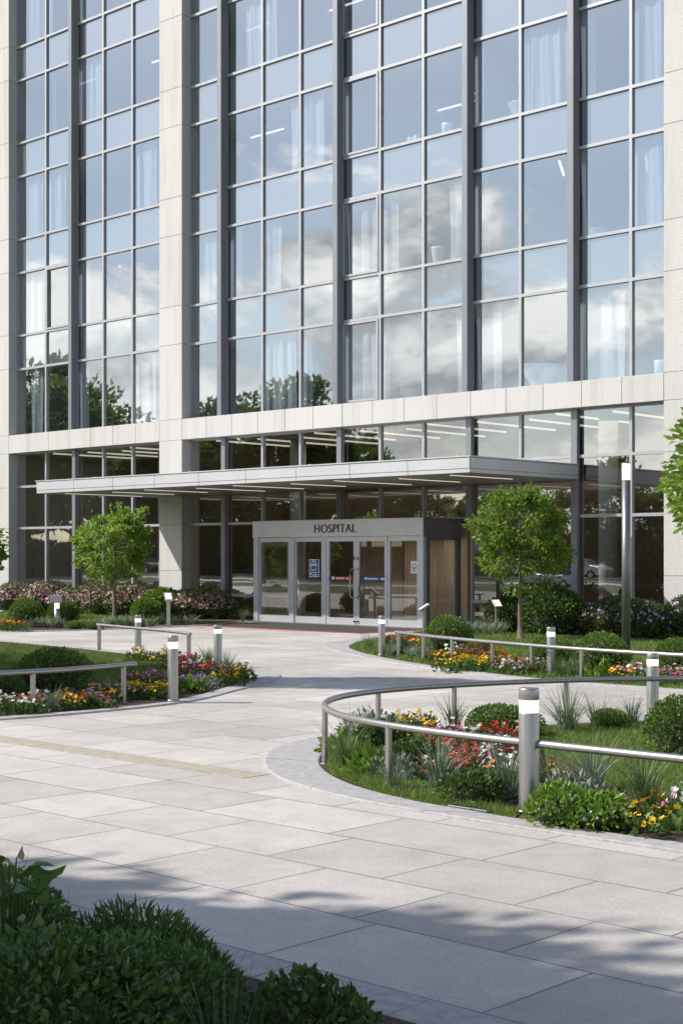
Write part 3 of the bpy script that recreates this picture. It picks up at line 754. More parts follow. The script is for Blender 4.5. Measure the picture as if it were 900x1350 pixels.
# right edge: only its outer twigs reach into the picture
d_ = FW + RT * ((996 - CXP) / FPX); tt = 19.0; x_, y_ = float(d_[0] * tt), float(d_[1] * tt)
tree('leafy_tree', (x_, y_, .03), 'leafy green tree reaching in at the right edge before the stone pier', h=6, crown_c=(0, 0, 2.95), crown_r=(1.45, 1.45, 1.3), nl=5200, ls=.12, trunk_r=.08, nclump=62, clump_r=.30, seed=5)
d_ = FW + RT * ((-30 - CXP) / FPX); tt = 46.5; x_, y_ = float(d_[0] * tt), float(d_[1] * tt)
tree('young_tree', (x_, y_, .03), 'young tree at the left edge showing only a few leafy twigs', group='young trees by the entrance', h=3.6, crown_c=(0, 0, 2.1), crown_r=(1.15, 1.15, 1.1), nl=3600, ls=.12, trunk_r=.06, nclump=60, clump_r=.28, seed=14)
# trees left of the picture whose shade falls on the plaza and lawn
big = [(-13.6, -3.0, 1.0, 0), (-10.6, -2.0, .97, 1.3), (-7.3, -1.7, 1.0, 2.1), (-25.2, 10.2, .8, 1.0), (-20.6, 9.7, .58, 2.0), (-21.3, 11.9, (.36, .36, 1.0), 2.9), (-8.2, -5.0, 1.0, 4.0), (-11.8, -2.9, .9, 3.1), (-30.5, 9.5, .85, 5.0)]
base = tree('shade_tree', (big[0][0], big[0][1], 0), 'large broad-crowned tree beside the plaza', group='trees beside the plaza', leafm='leaf_far', h=10, crown_c=(0, 0, 6.4), crown_r=(3.0, 3.0, 2.5), nl=13000, ls=.25, trunk_r=.2, nclump=120, clump_r=.75, seed=21)
for (x_, y_, s_, rz) in big[1:]: dup(base, (x_, y_, 0), rz, s_)
# tree row across the road, mirrored in the glass
far0 = tree('roadside_tree', (-100, -38, 0), 'tall bushy tree across the road, mirrored in the glass', group='trees across the road', leafm='leaf_far', h=16, crown_c=(0, 0, 8.6), crown_r=(5.2, 5.2, 7.2), nl=7500, ls=.52, trunk_r=.32, nclump=85, clump_r=1.45, seed=31)
far1 = tree('roadside_tree', (-84, -36, 0), 'tall bushy tree across the road, mirrored in the glass', group='trees across the road', leafm='leaf_far', h=14, crown_c=(0, 0, 7.5), crown_r=(4.6, 4.6, 6.2), nl=6000, ls=.50, trunk_r=.3, nclump=70, clump_r=1.3, seed=37)
def mirrored(px, Y, top):      # stands where the glass shows it at column px, at distance Y behind the glass plane
    u = (px - CXP) / FPX; t = (2 * YG - Y) / (FW[1] + RT[1] * u); x = float((FW[0] + RT[0] * u) * t); h = CAMH + (HOR - top) / FPX * t; return x, h
rowt = [(-40, -34, 470), (45, -36, 478), (100, -33, 480), (145, -38, 530), (195, -35, 545), (255, -36, 560), (345, -34, 498), (395, -37, 505), (300, -37, 560), (455, -35, 585), (490, -36, 575), (560, -38, 640), (640, -36, 632), (690, -38, 648), (750, -35, 640), (805, -36, 600), (860, -34, 625), (920, -36, 615), (-120, -35, 470), (980, -36, 600), (610, -34, 660), (520, -35, 650), (20, -37, 520), (215, -38, 600)]
for i, (px, Y, top) in enumerate(rowt):
    x, h = mirrored(px, Y, top); src = far0 if i % 2 == 0 else far1; H0 = 15.8 if i % 2 == 0 else 13.7
    if i < 2: src.location = (x, Y, 0); src.scale = (h / H0,) * 3
    else:
        sxy = h / H0 * random.uniform(.9, 1.15) if h > 10 else max(h / H0, .5) * random.uniform(.9, 1.2)
        dup(src, (x, Y, 0), random.uniform(0, 6.2), (sxy, sxy, h / H0))

# ------------------------------------------------------------------ shrubs
def dome(name, label, cat, rx, rz_, nl, ls, leafm, six=False, amp=.12, group=None, seed=0, wr=.6, shell=.3, fl=None, nf=0, fs=.05, core=.74):
    """rounded shrub standing at the origin: leaves through the outer shell over a dark twig core"""
    lob = Clump(16, amp); mb = MB()
    d = sphere_pts(nl); d[:, 2] = np.where(RNG.random(nl) < .62, np.abs(d[:, 2]), d[:, 2]); low = d[:, 2] < 0
    rad = (1 - shell * RNG.random(nl) ** 1.6) * lob(d)
    ctr = np.array([0, 0, rz_ * .38]); ax = np.array([rx, rx, rz_ * .62])
    hr = np.hypot(d[:, 0], d[:, 1])[:, None] + 1e-6
    d2 = d.copy(); d2[:, :2] = np.where(low[:, None], d[:, :2] / hr * (.78 + .22 * hr), d[:, :2])
    P = ctr + d2 * rad[:, None] * ax; P[:, 2] = np.where(low, ctr[2] * (1 + d[:, 2]) + .01, P[:, 2])
    D = d * .8 + RNG.normal(0, .55, (nl, 3)) + np.array([0, 0, .25])
    put_leaves(mb, P, D, ls * RNG.uniform(.6, 1.3, nl), wr=wr, six=six)
    t = thing(name, (0, 0, 0), label, cat, group); obj('foliage', mb, M[leafm], t, local=True)
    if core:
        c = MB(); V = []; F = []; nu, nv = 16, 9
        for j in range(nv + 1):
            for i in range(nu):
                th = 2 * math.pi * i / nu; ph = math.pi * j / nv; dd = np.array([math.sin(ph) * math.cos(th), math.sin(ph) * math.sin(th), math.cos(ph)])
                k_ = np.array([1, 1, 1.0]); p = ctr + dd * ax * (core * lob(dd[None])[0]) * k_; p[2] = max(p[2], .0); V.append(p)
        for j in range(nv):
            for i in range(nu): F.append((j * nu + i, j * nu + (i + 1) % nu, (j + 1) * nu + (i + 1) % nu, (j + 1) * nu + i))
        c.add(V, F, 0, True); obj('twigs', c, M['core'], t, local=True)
    if fl:
        f = MB(); dd = sphere_pts(nf); dd[:, 2] = np.abs(dd[:, 2]); dd = unit(dd + np.array([0, 0, .02])); Pf = ctr + dd * ax * (lob(dd) * RNG.uniform(.86, 1.05, nf))[:, None]
        blossoms(f, Pf, dd, fs); obj('blossoms', f, M['fl_' + fl], t, local=True)
    return t
def blossoms(mb, P, D, size, petals=5, cup=.35):
    D = unit(D + RNG.normal(0, .3, D.shape)); n = len(P); s = size * RNG.uniform(.7, 1.25, n)
    a = unit(np.cross(D, RNG.normal(size=(n, 3)))); b = np.cross(D, a); V = []; F = []
    V = [P]
    for k in range(petals):
        th = 2 * np.pi * k / petals; d0 = a * math.cos(th) + b * math.sin(th); d1 = a * math.cos(th + .55) + b * math.sin(th + .55); dm = a * math.cos(th - .55) + b * math.sin(th - .55)
        V += [P + (dm * .75 + D * cup * .4) * s[:, None] * .5, P + (d0 + D * cup) * s[:, None] * .5, P + (d1 * .75 + D * cup * .4) * s[:, None] * .5]
    W_ = np.stack(V, 1).reshape(-1, 3); m = 1 + 3 * petals; o = np.arange(n)[:, None] * m
    Fs = np.concatenate([o + np.array([[0, 1 + 3 * k, 2 + 3 * k, 3 + 3 * k]]) for k in range(petals)]); mb.arr(W_, Fs)

def grass_clump(label, h, r, nb, wid, matn, seed=0, group=None):
    t = thing('grass_clump', (0, 0, 0), label, 'ornamental grass', group); m = MB(); V = []; F = []
    for i in range(nb):
        th = RNG.uniform(0, 6.283); q = RNG.random() ** .6; hh = h * RNG.uniform(.6, 1.1); lean = r * q * RNG.uniform(.5, 1.25); b = np.array([math.cos(th), math.sin(th), 0]) * r * .22 * RNG.random()
        dr = np.array([math.cos(th), math.sin(th), 0]); sd = np.array([-math.sin(th + RNG.normal(0, .6)), math.cos(th), 0]); w = wid * RNG.uniform(.7, 1.2); n0 = len(V)
        droop = RNG.uniform(.0, .5) * q
        for k in range(5):
            f = k / 4; p = b + dr * lean * f ** 1.7 + np.array([0, 0, hh * (f - droop * f ** 2.6)]); ww = w * (1 - f ** 1.8) * .5 + .0004
            V += [p - sd * ww, p + sd * ww]
        for k in range(4): F.append((n0 + 2 * k, n0 + 2 * k + 1, n0 + 2 * k + 3, n0 + 2 * k + 2))
    m.add(V, F); obj('blades', m, M[matn], t, local=True); return t

def place(proto, px, py, scale=1.0, rz=None, label=None, group=None, z=.012, store={}):
    x, y = at(px, py, z); rz = random.uniform(0, 6.28) if rz is None else rz
    if proto.name not in store:
        store[proto.name] = 1; proto.location = (x, y, z); proto.rotation_euler = (0, 0, rz); proto.scale = (scale,) * 3 if isinstance(scale, (int, float)) else scale
        if label: proto['label'] = label
        if group: proto['group'] = group
        return proto
    return dup(proto, (x, y, z), rz, scale, label, group)
def wide(px_w, px, py):        # metres spanned by px_w pixels at a ground point
    x, y = at(px, py); return px_w / FPX * depth(x, y)

boxA = dome('boxwood_shrub', 'x', 'shrub', .5, .82, 3400, .052, 'leaf_box', amp=.08, seed=1)
boxB = dome('boxwood_shrub', 'x', 'shrub', .5, .72, 3400, .055, 'leaf_box', amp=.16, seed=2)
GB = 'clipped round boxwood shrubs'
for i, (px, py, w, lb, hs) in enumerate([
    (895, 1000, 92, 'clipped ball of boxwood on the front right lawn at the right edge', 1.08),
    (664, 972, 92, 'low light-green mounded shrub behind the red flowers of the front right bed', .62),
    (35, 826, 47, 'round boxwood by the pink hedge near the left picture edge', .95),
    (84, 823, 42, 'round boxwood behind the square-headed bollard left of the young tree', 1.0),
    (70, 913, 104, 'shaded wide boxwood behind the left handrail', .68),
    (-6, 919, 66, 'shaded boxwood cut by the left picture edge behind the handrail', .8),
    (590, 860, 64, 'round boxwood at the tip of the right rear bed below the door', .92),
    (728, 880, 56, 'round boxwood behind the middle bollard of the right rear bed', 1.0),
    (793, 890, 72, 'wide round boxwood between the tall lamp post and the right rear handrail', .95),
    (896, 889, 64, 'round boxwood at the right edge behind the rear handrail', 1.0),
    (632, 864, 32, 'small light-green shrub beside the boxwood below the right young tree', .8),
    (805, 962, 46, 'small dark boxwood at the back of the front right lawn', .8),
    (99, 830, 24, 'lowest lime cushion shrub in front of the left bollard', .6), (122, 830, 20, 'small cushion shrub beside the left young tree trunk', .7)]):
    s_ = wide(w, px, py) / 1.0; place((boxA, boxB)[i % 2], px, py, (s_, s_, s_ * hs), label=lb, group=GB)

pinkA = dome('flowering_shrub', 'x', 'shrub', .75, .95, 2600, .085, 'leaf_pink', amp=.16, seed=4, fl='rose', nf=620, fs=.075)
pinkB = dome('flowering_shrub', 'x', 'shrub', .75, .88, 2600, .085, 'leaf_pink', amp=.18, seed=5, fl='rose', nf=520, fs=.08)
GP = 'pink flowering shrubs along the facade'
for i, x_ in enumerate(np.arange(-52.5, -37.9, 1.12)):
    dup((pinkA, pinkB)[i % 2], (float(x_), 31.3 + .25 * math.sin(i * 2.1), .03), i * 1.7, 1.0 + .10 * math.sin(i * 3.3), 'pink flowering shrub in the hedge row against the left facade', GP) if i > 1 else None
for i, p_ in enumerate((pinkA, pinkB)): p_.location = (-52.5 + i * 1.12, 31.35, .03); tag(p_, 'pink flowering shrub in the hedge row against the left facade', group=GP)
for x_, y_, s_ in ((-36.0, 31.2, .98), (-35.2, 31.7, .92)):
    dup(pinkB, (x_, y_, .03), x_, s_, 'pink flowering shrub between the green bush and the vestibule', GP)
grn = dome('green_shrub', 'x', 'shrub', .72, .95, 2600, .10, 'leaf_lime', amp=.2, seed=6)
for i, (x_, y_, s_, lb) in enumerate(((-36.0, 29.6, .72, 'lime-green bush beside the slanted path light left of the entrance'), (-36.6, 30.8, 1.05, 'taller leafy green bush between the pink shrubs left of the entrance'))):
    if i == 0: grn.location = (x_, y_, .03); grn.scale = (s_,) * 3; tag(grn, lb, group='leafy green bushes')
    else: dup(grn, (x_, y_, .03), 1.0, s_, lb, 'leafy green bushes')
drk = dome('green_shrub', 'x', 'shrub', .8, 1.08, 3000, .10, 'leaf_dark', amp=.2, seed=7)
for i, (x_, y_, s_, lb) in enumerate(((-23.2, 31.4, .95, 'dark green bush behind the trunk of the right young tree'), (-21.6, 30.9, 1.05, 'largest dark green bush against the right facade, left of the tall lamp post'))):
    if i == 0: drk.location = (x_, y_, .03); drk.scale = (s_,) * 3; tag(drk, lb, group='dark green bushes')
    else: dup(drk, (x_, y_, .03), 2.0, s_, lb, 'dark green bushes')
lil = dome('flowering_shrub', 'x', 'shrub', .75, .95, 2600, .085, 'leaf_dark', amp=.18, seed=9, fl='lilac', nf=260, fs=.075)
for i, (x_, y_, s_) in enumerate(((-20.3, 31.5, .98), (-19.2, 31.2, .95), (-18.1, 31.6, 1.05), (-16.9, 31.2, 1.0), (-15.8, 31.5, 1.0), (-22.4, 31.9, .9))):
    if i == 0: lil.location = (x_, y_, .03); tag(lil, 'lilac flowering shrub against the right facade beyond the lawn', group='lilac flowering shrubs')
    else: dup(lil, (x_, y_, .03), i * 1.3, s_, 'lilac flowering shrub against the right facade beyond the lawn', 'lilac flowering shrubs')

# ornamental grasses
gg = grass_clump('x', .52, .40, 110, .011, 'blade_green'); gb = grass_clump('x', .50, .45, 120, .011, 'blade_blue'); gf = grass_clump('x', .42, .40, 70, .022, 'blade_blue')
GA = 'grass clumps in the front right bed'
for i, (px, py, s_, lb) in enumerate([(456, 1014, .95, 'pale green grass clump at the left tip of the front right bed'), (578, 1040, 1.0, 'grey-green grass clump in front of the red flowers'), (597, 966, .9, 'upright grass clump at the rear rail behind the yellow flowers'), (748, 966, 1.15, 'tall grass clump behind the front bollard'), (788, 962, .85, 'low grey grass clump beside the small dark boxwood'), (832, 957, .8, 'grass clump near the rear right bollard'), (722, 1046, .85, 'grass clump just right of the front bollard'), (780, 1042, 1.0, 'dark grass clump behind the silver low shrub'), (848, 1060, 1.0, 'wide grey grass clump behind the orange marigolds'), (668, 1050, .95, 'grass clump left of the front bollard'), (470, 975, .8, 'grass clump behind the bright green plant at the bed tip'), (520, 1042, .6, 'small grass clump beside the second rail post')]):
    place((gg, gb)[i % 2], px, py, s_, label=lb, group=GA)
for i, (px, py, s_, lb) in enumerate([(70, 937, .7, 'green grass clump between the two left rail posts'), (275, 876, .8, 'grass clump beside the bollard on the left island'), (300, 886, .85, 'grass clump at the tip of the left island behind yellow flowers'), (487, 857, .8, 'grass clump at the tip of the right rear bed'), (514, 866, .75, 'grass clump at the first post of the right rear handrail'), (560, 871, .8, 'grey grass clump between rail posts of the right rear bed'), (540, 869, .7, 'low grass clump under the right rear handrail'), (738, 893, .9, 'grass clump right of the middle right bollard'), (757, 893, .7, 'small grass clump under the right rear rail'), (320, 819, .9, 'grass tuft beside the vestibule corner'), (212, 823, .8, 'grass tuft below the slanted path light on the left')]):
    place((gb, gg)[i % 2], px, py, s_, label=lb, group='grass clumps at the rear beds')
for i, px in enumerate((42, 52, 62, 72, 80, 133, 143, 150, 160, 170, 178, 188, 200, 230, 242, 254)):
    place((gf if i else gf), px, 828 - (2 if px > 140 else 0) - (2 if px > 200 else 0), .85, label='low grey-green groundcover tuft along the left rear bed edge', group='low groundcover tufts on the left')
for i, px in enumerate((612, 622, 632, 642, 652, 662, 604, 595)):
    place(gf, px, 838 - (i % 3), 1.0, label='shaded groundcover tuft beside the vestibule wall', group='low groundcover tufts by the vestibule')

# bedding plants
def bedding(label, cat, colour, nl=58, nf=11, r=.17, h=.2, ls=.07, fs=.05, leafm='leaf_bed', group=None, name='bedding_plant', petals=5):
    t = thing(name, (0, 0, 0), label, cat, group); m = MB(); d = sphere_pts(nl); d[:, 2] = np.abs(d[:, 2]); P = d * np.array([r, r, h * .75]) * RNG.uniform(.35, 1, (nl, 1)); D = d + RNG.normal(0, .4, (nl, 3)) + np.array([0, 0, .3])
    put_leaves(m, P, D, ls * RNG.uniform(.6, 1.3, nl), wr=.55)
    if colour:
        d = sphere_pts(nf); d[:, 2] = np.abs(d[:, 2]) + .55; d = unit(d); Pf = d * np.array([r * 1.05, r * 1.05, h]) * RNG.uniform(.85, 1.15, (nf, 1))
        for p in Pf: m.tube(np.array([p * np.array([.4, .4, .2]), p]), .0035, 3, cap=False)
    obj('leaves', m, M[leafm], t, local=True)
    if colour:
        f = MB(); blossoms(f, Pf, d + np.array([-.1, -.3, .3]), fs, petals); obj('blossoms', f, M['fl_' + colour], t, local=True)
    return t
FLW = {}
FLN = {'yellow': 'yellow-flowered', 'orange': 'orange-flowered', 'red': 'red-flowered', 'darkred': 'dark-red-flowered', 'white': 'white-flowered', 'pink': 'pink-flowered', 'purple': 'purple-flowered', 'paleblue': 'pale-blue-flowered'}
for c_ in FLN: FLW[c_] = [bedding('x', 'flower', c_, petals=6 if c_ in ('yellow', 'orange') else 5) for _ in range(2)]
def drift(colours, px0, px1, py0, py1, n, where, s_=1.0, jit=1.0):
    """scatter single plants over a patch given by the pixel box of their bases"""
    (ax, ay), (bx, by), (cx_, cy_), (dx, dy) = at(px0, py0, .035), at(px1, py0, .035), at(px1, py1, .035), at(px0, py1, .035)
    pts = []; tries = 0
    while len(pts) < n and tries < 4000:
        tries += 1; u, v = random.random(), random.random()
        p = np.array([(ax * (1 - u) + bx * u) * (1 - v) + (dx * (1 - u) + cx_ * u) * v, (ay * (1 - u) + by * u) * (1 - v) + (dy * (1 - u) + cy_ * u) * v])
        if all(np.linalg.norm(p - q) > .17 * s_ for q in pts): pts.append(p)
    for i, p in enumerate(pts):
        c_ = colours[i % len(colours)]; pr = FLW[c_][i % 2]; lb = '%s bedding plant %s' % (FLN[c_], where); gr = '%s plants %s' % (FLN[c_], where); rz = random.uniform(0, 6.28); s2 = s_ * random.uniform(.8, 1.2)
        if pr.name not in drift.used:
            drift.used.add(pr.name); pr.location = (p[0], p[1], .012); pr.rotation_euler = (0, 0, rz); pr.scale = (s2,) * 3; pr['label'] = lb; pr['group'] = gr
        else: dup(pr, (p[0], p[1], .012), rz, s2, lb, gr)
drift.used = set()
WA = 'in the front right bed inside the curved rail'
drift(['yellow'], 512, 578, 958, 990, 16, WA)
drift(['red', 'red', 'pink', 'red', 'white'], 562, 668, 974, 1026, 52, WA)
drift(['white', 'pink', 'white'], 640, 690, 990, 1024, 10, WA)
drift(['pink', 'red', 'darkred'], 668, 712, 970, 985, 8, WA, .9)
drift(['orange', 'yellow'], 640, 735, 1024, 1036, 6, WA, .8)
drift(['yellow', 'yellow', 'orange'], 836, 872, 1082, 1098, 5, 'at the front kerb of the right bed', 1.05)
drift(['yellow'], 893, 915, 1090, 1100, 2, 'at the front kerb of the right bed', 1.0)
drift(['white', 'pink'], 886, 912, 1062, 1078, 4, 'at the front kerb of the right bed', 1.0)
WC = 'on the left island'
drift(['yellow', 'yellow', 'white'], 178, 224, 868, 874, 12, WC, 1.15)
drift(['white', 'darkred', 'red'], 228, 262, 876, 884, 12, WC, 1.1)
drift(['darkred', 'red', 'pink'], 236, 284, 887, 897, 16, WC, 1.1)
drift(['yellow'], 278, 322, 893, 903, 16, WC, 1.1)
drift(['purple', 'purple', 'darkred'], 168, 222, 900, 908, 16, WC, 1.05)
drift(['purple'], 236, 260, 904, 912, 6, WC, 1.0)
drift(['yellow'], 165, 222, 913, 921, 18, WC, .95)
drift(['paleblue', 'white'], 126, 178, 913, 919, 10, WC, .95)
drift(['orange', 'yellow'], 126, 165, 920, 925, 6, WC, .9)
drift(['purple', 'pink'], 82, 126, 922, 927, 6, WC, .9)
drift(['red', 'pink'], 108, 145, 928, 933, 6, WC, .9)
drift(['yellow', 'orange'], 82, 110, 931, 935, 6, WC, .9)
drift(['white', 'red', 'white'], -6, 52, 929, 940, 16, WC, 1.0)
WB = 'in the right rear bed along its handrail'
drift(['darkred', 'red', 'pink'], 510, 555, 849, 856, 14, WB, 1.25)
drift(['yellow', 'orange'], 540, 552, 855, 859, 3, WB, 1.1)
drift(['orange', 'red'], 566, 584, 871, 876, 4, WB, 1.1)
drift(['white', 'pink'], 596, 612, 862, 866, 5, WB, 1.1)
drift(['darkred', 'darkred', 'orange'], 602, 660, 868, 874, 14, WB, 1.15)
drift(['yellow'], 582, 682, 876, 885, 26, WB, 1.1)
drift(['pink', 'white', 'red'], 655, 724, 876, 889, 18, WB, 1.1)
drift(['orange', 'yellow'], 812, 832, 895, 899, 5, WB, 1.1)
drift(['white', 'red', 'pink'], 822, 858, 890, 898, 9, WB, 1.1)
drift(['white', 'pink', 'red'], 868, 905, 893, 902, 9, WB, 1.1)
drift(['red', 'orange'], -4, 28, 829.5, 831.5, 8, 'in the left rear bed below the boxwood', 1.3)

# foliage plants without showy flowers
lime = bedding('x', 'foliage plant', None, 90, 0, .24, .26, .13, .05, 'leaf_lime', name='foliage_plant')
sage = bedding('x', 'foliage plant', None, 260, 0, .26, .28, .06, .05, 'leaf_sage', name='foliage_plant')
darkp = dome('low_shrub', 'x', 'shrub', .30, .30, 900, .055, 'leaf_dark', amp=.2, seed=11)
blue = dome('low_shrub', 'x', 'shrub', .32, .30, 900, .065, 'leaf_lime', amp=.22, seed=12, fl='paleblue', nf=40, fs=.028)
for px, py, s_, lb in ((486, 1022, 1.0, 'bright green leafy plant beside the second rail post'), (448, 992, .9, 'bright green leafy plant at the left tip of the front right bed'), (556, 998, .8, 'bright green leafy plant among the yellow flowers'), (793, 896, 1.2, 'bright green leafy plant under the right rear rail'), (470, 1004, .7, 'small bright green plant among the grass at the bed tip'), (252, 913, .9, 'green leafy plant by the tall left bollard')):
    place(lime, px, py, s_, label=lb, group='bright green leafy plants')
for px, py, s_, lb in ((517, 1026, 1.0, 'silver-leaved plant beside the second rail post'), (490, 970, 1.35, 'large silver-leaved plant at the back of the bed tip'), (752, 1062, 1.25, 'silver-leaved plant right of the front bollard'), (462, 980, .9, 'silver-leaved plant by the first rail post'), (262, 908, .9, 'silver-leaved plant on the left island'), (276, 906, .8, 'small silver-leaved plant near the tip of the left island'), (552, 866, 1.0, 'silver-leaved plant in the right rear bed')):
    place(sage, px, py, s_, label=lb, group='silver-leaved plants')
for px, py, s_, lb in ((622, 1057, .85, 'compact dark green shrub left of the front bollard'), (545, 1012, .9, 'dark green shrub behind the second rail post'), (505, 985, .9, 'dark green shrub below the yellow flowers'), (528, 864, 1.0, 'dark green shrub at the tip of the right rear bed'), (680, 1010, .8, 'dark green shrub behind the front bollard')):
    place(darkp, px, py, s_, label=lb, group='compact dark shrubs')
for px, py, s_, lb in ((748, 1086, .9, 'bright green low shrub with tiny blue flowers right of the front bollard'), (788, 1091, .8, 'smaller bright green shrub with tiny blue flowers at the kerb')):
    place(blue, px, py, s_, label=lb, group='blue-flowered low shrubs')

# foreground planting in the shade
def fpos(px, t):
    u = (px - CXP) / FPX; return float((FW[0] + RT[0] * u) * t), float((FW[1] + RT[1] * u) * t)
near = dome('leafy_shrub', 'x', 'shrub', .55, .74, 6200, .042, 'leaf_near', six=True, amp=.14, seed=13, wr=.5, shell=.42, core=.6)
for i, (px, t, s_, hs, lb) in enumerate(((50, 5.1, .95, .95, 'glossy green shrub in the bottom left corner'), (168, 5.4, .80, .97, 'glossy green shrub forming the top of the foreground mound'), (232, 4.9, .56, .85, 'glossy green shrub beside the foreground grass'), (-10, 5.7, .8, .85, 'glossy green shrub cut off by the left edge'), (-48, 6.2, .9, 1.0, 'glossy green shrub at the left edge behind the broad-leaved plant'), (110, 5.85, .6, .9, 'small glossy shrub between the mound and the left grass clump'))):
    x_, y_ = fpos(px, t)
    if i == 0: near.location = (x_, y_, .03); near.scale = (s_, s_, s_ * hs); tag(near, lb, group='glossy foreground shrubs')
    else: dup(near, (x_, y_, .03), i * 1.9, (s_, s_, s_ * hs), lb, 'glossy foreground shrubs')
x_, y_ = fpos(405, 5.25); rose = dome('dark_shrub', 'dark small-leaved shrub at the bottom edge left of centre', 'shrub', .29, .52, 2400, .034, 'leaf_dark', six=True, amp=.2, seed=15, wr=.62, shell=.4, core=.6); rose.location = (x_, y_, .03)
ned = dome('feathery_shrub', 'feathery bright green shrub behind the foreground mound', 'shrub', .34, .46, 2600, .07, 'leaf_near', amp=.15, seed=16, wr=.16, shell=.35)
x_, y_ = fpos(180, 6.15); ned.location = (x_, y_, .03)
dup(ned, (*fpos(228, 6.0), .03), 1.0, .85, 'smaller feathery shrub beside the foreground mound')
fg = grass_clump('x', .80, .50, 170, .014, 'blade_dark')
for i, (px, t, s_, lb) in enumerate(((298, 5.0, .74, 'tall dark grass clump in the middle of the foreground planting'), (78, 6.35, .62, 'grass clump behind the foreground mound at the left'), (262, 5.6, .62, 'smaller grass clump beside the foreground mound'), (5, 6.6, .75, 'grass clump at the left edge above the broad-leaved plant'), (505, 5.3, .28, 'short grass tuft at the bottom edge'), (470, 5.25, .3, 'short grass tuft beside the dark foreground shrub'), (535, 5.3, .24, 'shortest grass tuft at the bottom edge'))):
    x_, y_ = fpos(px, t)
    if i == 0: fg.location = (x_, y_, .03); fg.scale = (s_,) * 3; tag(fg, lb, group='foreground grass clumps')
    else: dup(fg, (x_, y_, .03), i * 1.3, s_, lb, 'foreground grass clumps')
# broad-leaved plant
t_ = thing('broad_leaved_plant', (*fpos(14, 5.7), .03), 'broad-leaved dark plant standing at the left edge of the foreground', 'plant')
m = MB(); n = 64; th = RNG.uniform(0, 6.28, n); hh = RNG.uniform(.12, .84, n); rr = RNG.uniform(.05, .22, n) * (1.15 - .7 * hh)
P = np.c_[np.cos(th) * rr, np.sin(th) * rr, hh]; D = np.c_[np.cos(th), np.sin(th), RNG.uniform(-.25, .5, n)]
put_leaves(m, P, D, RNG.uniform(.075, .12, n), wr=.58, six=True, fold=.3); obj('leaves', m, M['leaf_near'], t_, local=True)
m = MB()
for p in P: m.tube(np.array([[0, 0, 0], p * np.array([.35, .35, .55]), p]), np.array([.006, .005, .003]), 5, cap=False)
obj('stems', m, M['leaf_dark'], t_, local=True)

# ------------------------------------------------------------------ canopy over the entrance
C = thing('entrance_canopy', (-31.2, 33.0, 4.2), 'flat grey metal canopy with light strips projecting over the hospital entrance', 'canopy')
cx0, cx1, cy0, cy1, cz0, cz1 = -40.05, -22.30, 28.3, 32.92, 4.01, 4.42
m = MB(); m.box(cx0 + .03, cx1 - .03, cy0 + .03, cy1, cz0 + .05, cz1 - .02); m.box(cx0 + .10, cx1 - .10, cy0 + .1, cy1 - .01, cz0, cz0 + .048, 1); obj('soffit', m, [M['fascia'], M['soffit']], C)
m = MB(); nx = 9; w = (cx1 - cx0) / nx
for i in range(nx):
    a, b = cx0 + i * w, cx0 + (i + 1) * w
    m.bbox(a + .006, b - .006, cy0, cy0 + .028, cz0 + .115, cz1 - .03, .004); m.bbox(a + .006, b - .006, cy0 + .012, cy0 + .028, cz0 + .012, cz0 + .105, .003)
obj('front_fascia', m, M['fascia'], C)
ny = 2; w = (cy1 - cy0 - .03) / ny
for x0, x1 in ((cx0, cx0 + .028), (cx1 - .028, cx1)):
    m = MB()
    for i in range(ny):
        a = cy0 + .03 + i * w; m.bbox(x0, x1, a + .005, a + w - .005, cz0 + .115, cz1 - .03, .004); m.bbox(x0 + .008, x1 - .008, a + .005, a + w - .005, cz0 + .012, cz0 + .105, .003)
    obj('side_fascia', m, M['fascia'], C)
m = MB(); m.box(cx0 - .02, cx1 + .02, cy0 - .02, cy1, cz1 - .018, cz1 + .012); obj('roof_edge', m, M['fascia'], C)
for i in range(9):
    x_ = -39.1 + i * 1.98; m = MB(); m.box(x_ - .025, x_ + .025, 28.75 + (i % 2) * .35, 31.9 - (i % 3) * .3, cz0 - .012, cz0 - .002); obj('light_strip', m, M['tube'], C)
for i, x_ in enumerate((-38.2, -33.6, -28.6, -23.4)):
    m = MB(); m.bbox(x_ - .05, x_ + .05, 29.2, 32.9, cz1 + .014, cz1 + .10, .01); obj('rib', m, M['fascia'], C)

# ------------------------------------------------------------------ entrance vestibule
V = thing('entrance_vestibule', (-29.6, 31.3, 0), 'glazed hospital entrance vestibule with double doors under the canopy', 'vestibule')
VX0, VX1, VY = -33.0, -26.25, 31.3
m = MB(); m.bbox(VX0 - .03, VX1, VY - .05, VY - .002, 2.56, 3.06, .006); obj('sign_band', m, M['sign'], V)
sb = V.children[0]
m = MB(); m.box(VX0, VX1 - .005, VY, 32.9, 2.6, 3.03); obj('roof', m, M['vestdark'], V)
m = MB(); m.bbox(VX1 - .003, VX1 + .03, VY - .04, 32.92, 2.53, 3.05, .005); obj('side_band', m, M['vestdark'], V)
m = MB(); m.bbox(VX0 - .03, VX0 - .002, VY + .0, 32.92, 2.53, 3.05, .005); obj('side_band', m, M['vestdark'], V)
tc = bpy.data.curves.new('lettering', 'FONT'); tc.body = 'HOSPITAL'; tc.size = .46; tc.align_x = 'CENTER'; tc.extrude = .012; tc.offset = -.007; tc.space_character = 1.02
to = bpy.data.objects.new('lettering_tmp', tc); COL.objects.link(to); bpy.context.view_layer.update()
dg = bpy.context.evaluated_depsgraph_get(); me = bpy.data.meshes.new_from_object(to.evaluated_get(dg)); bpy.data.objects.remove(to)
lt = bpy.data.objects.new('lettering', me); COL.objects.link(lt); me.materials.clear(); me.materials.append(M['black'])
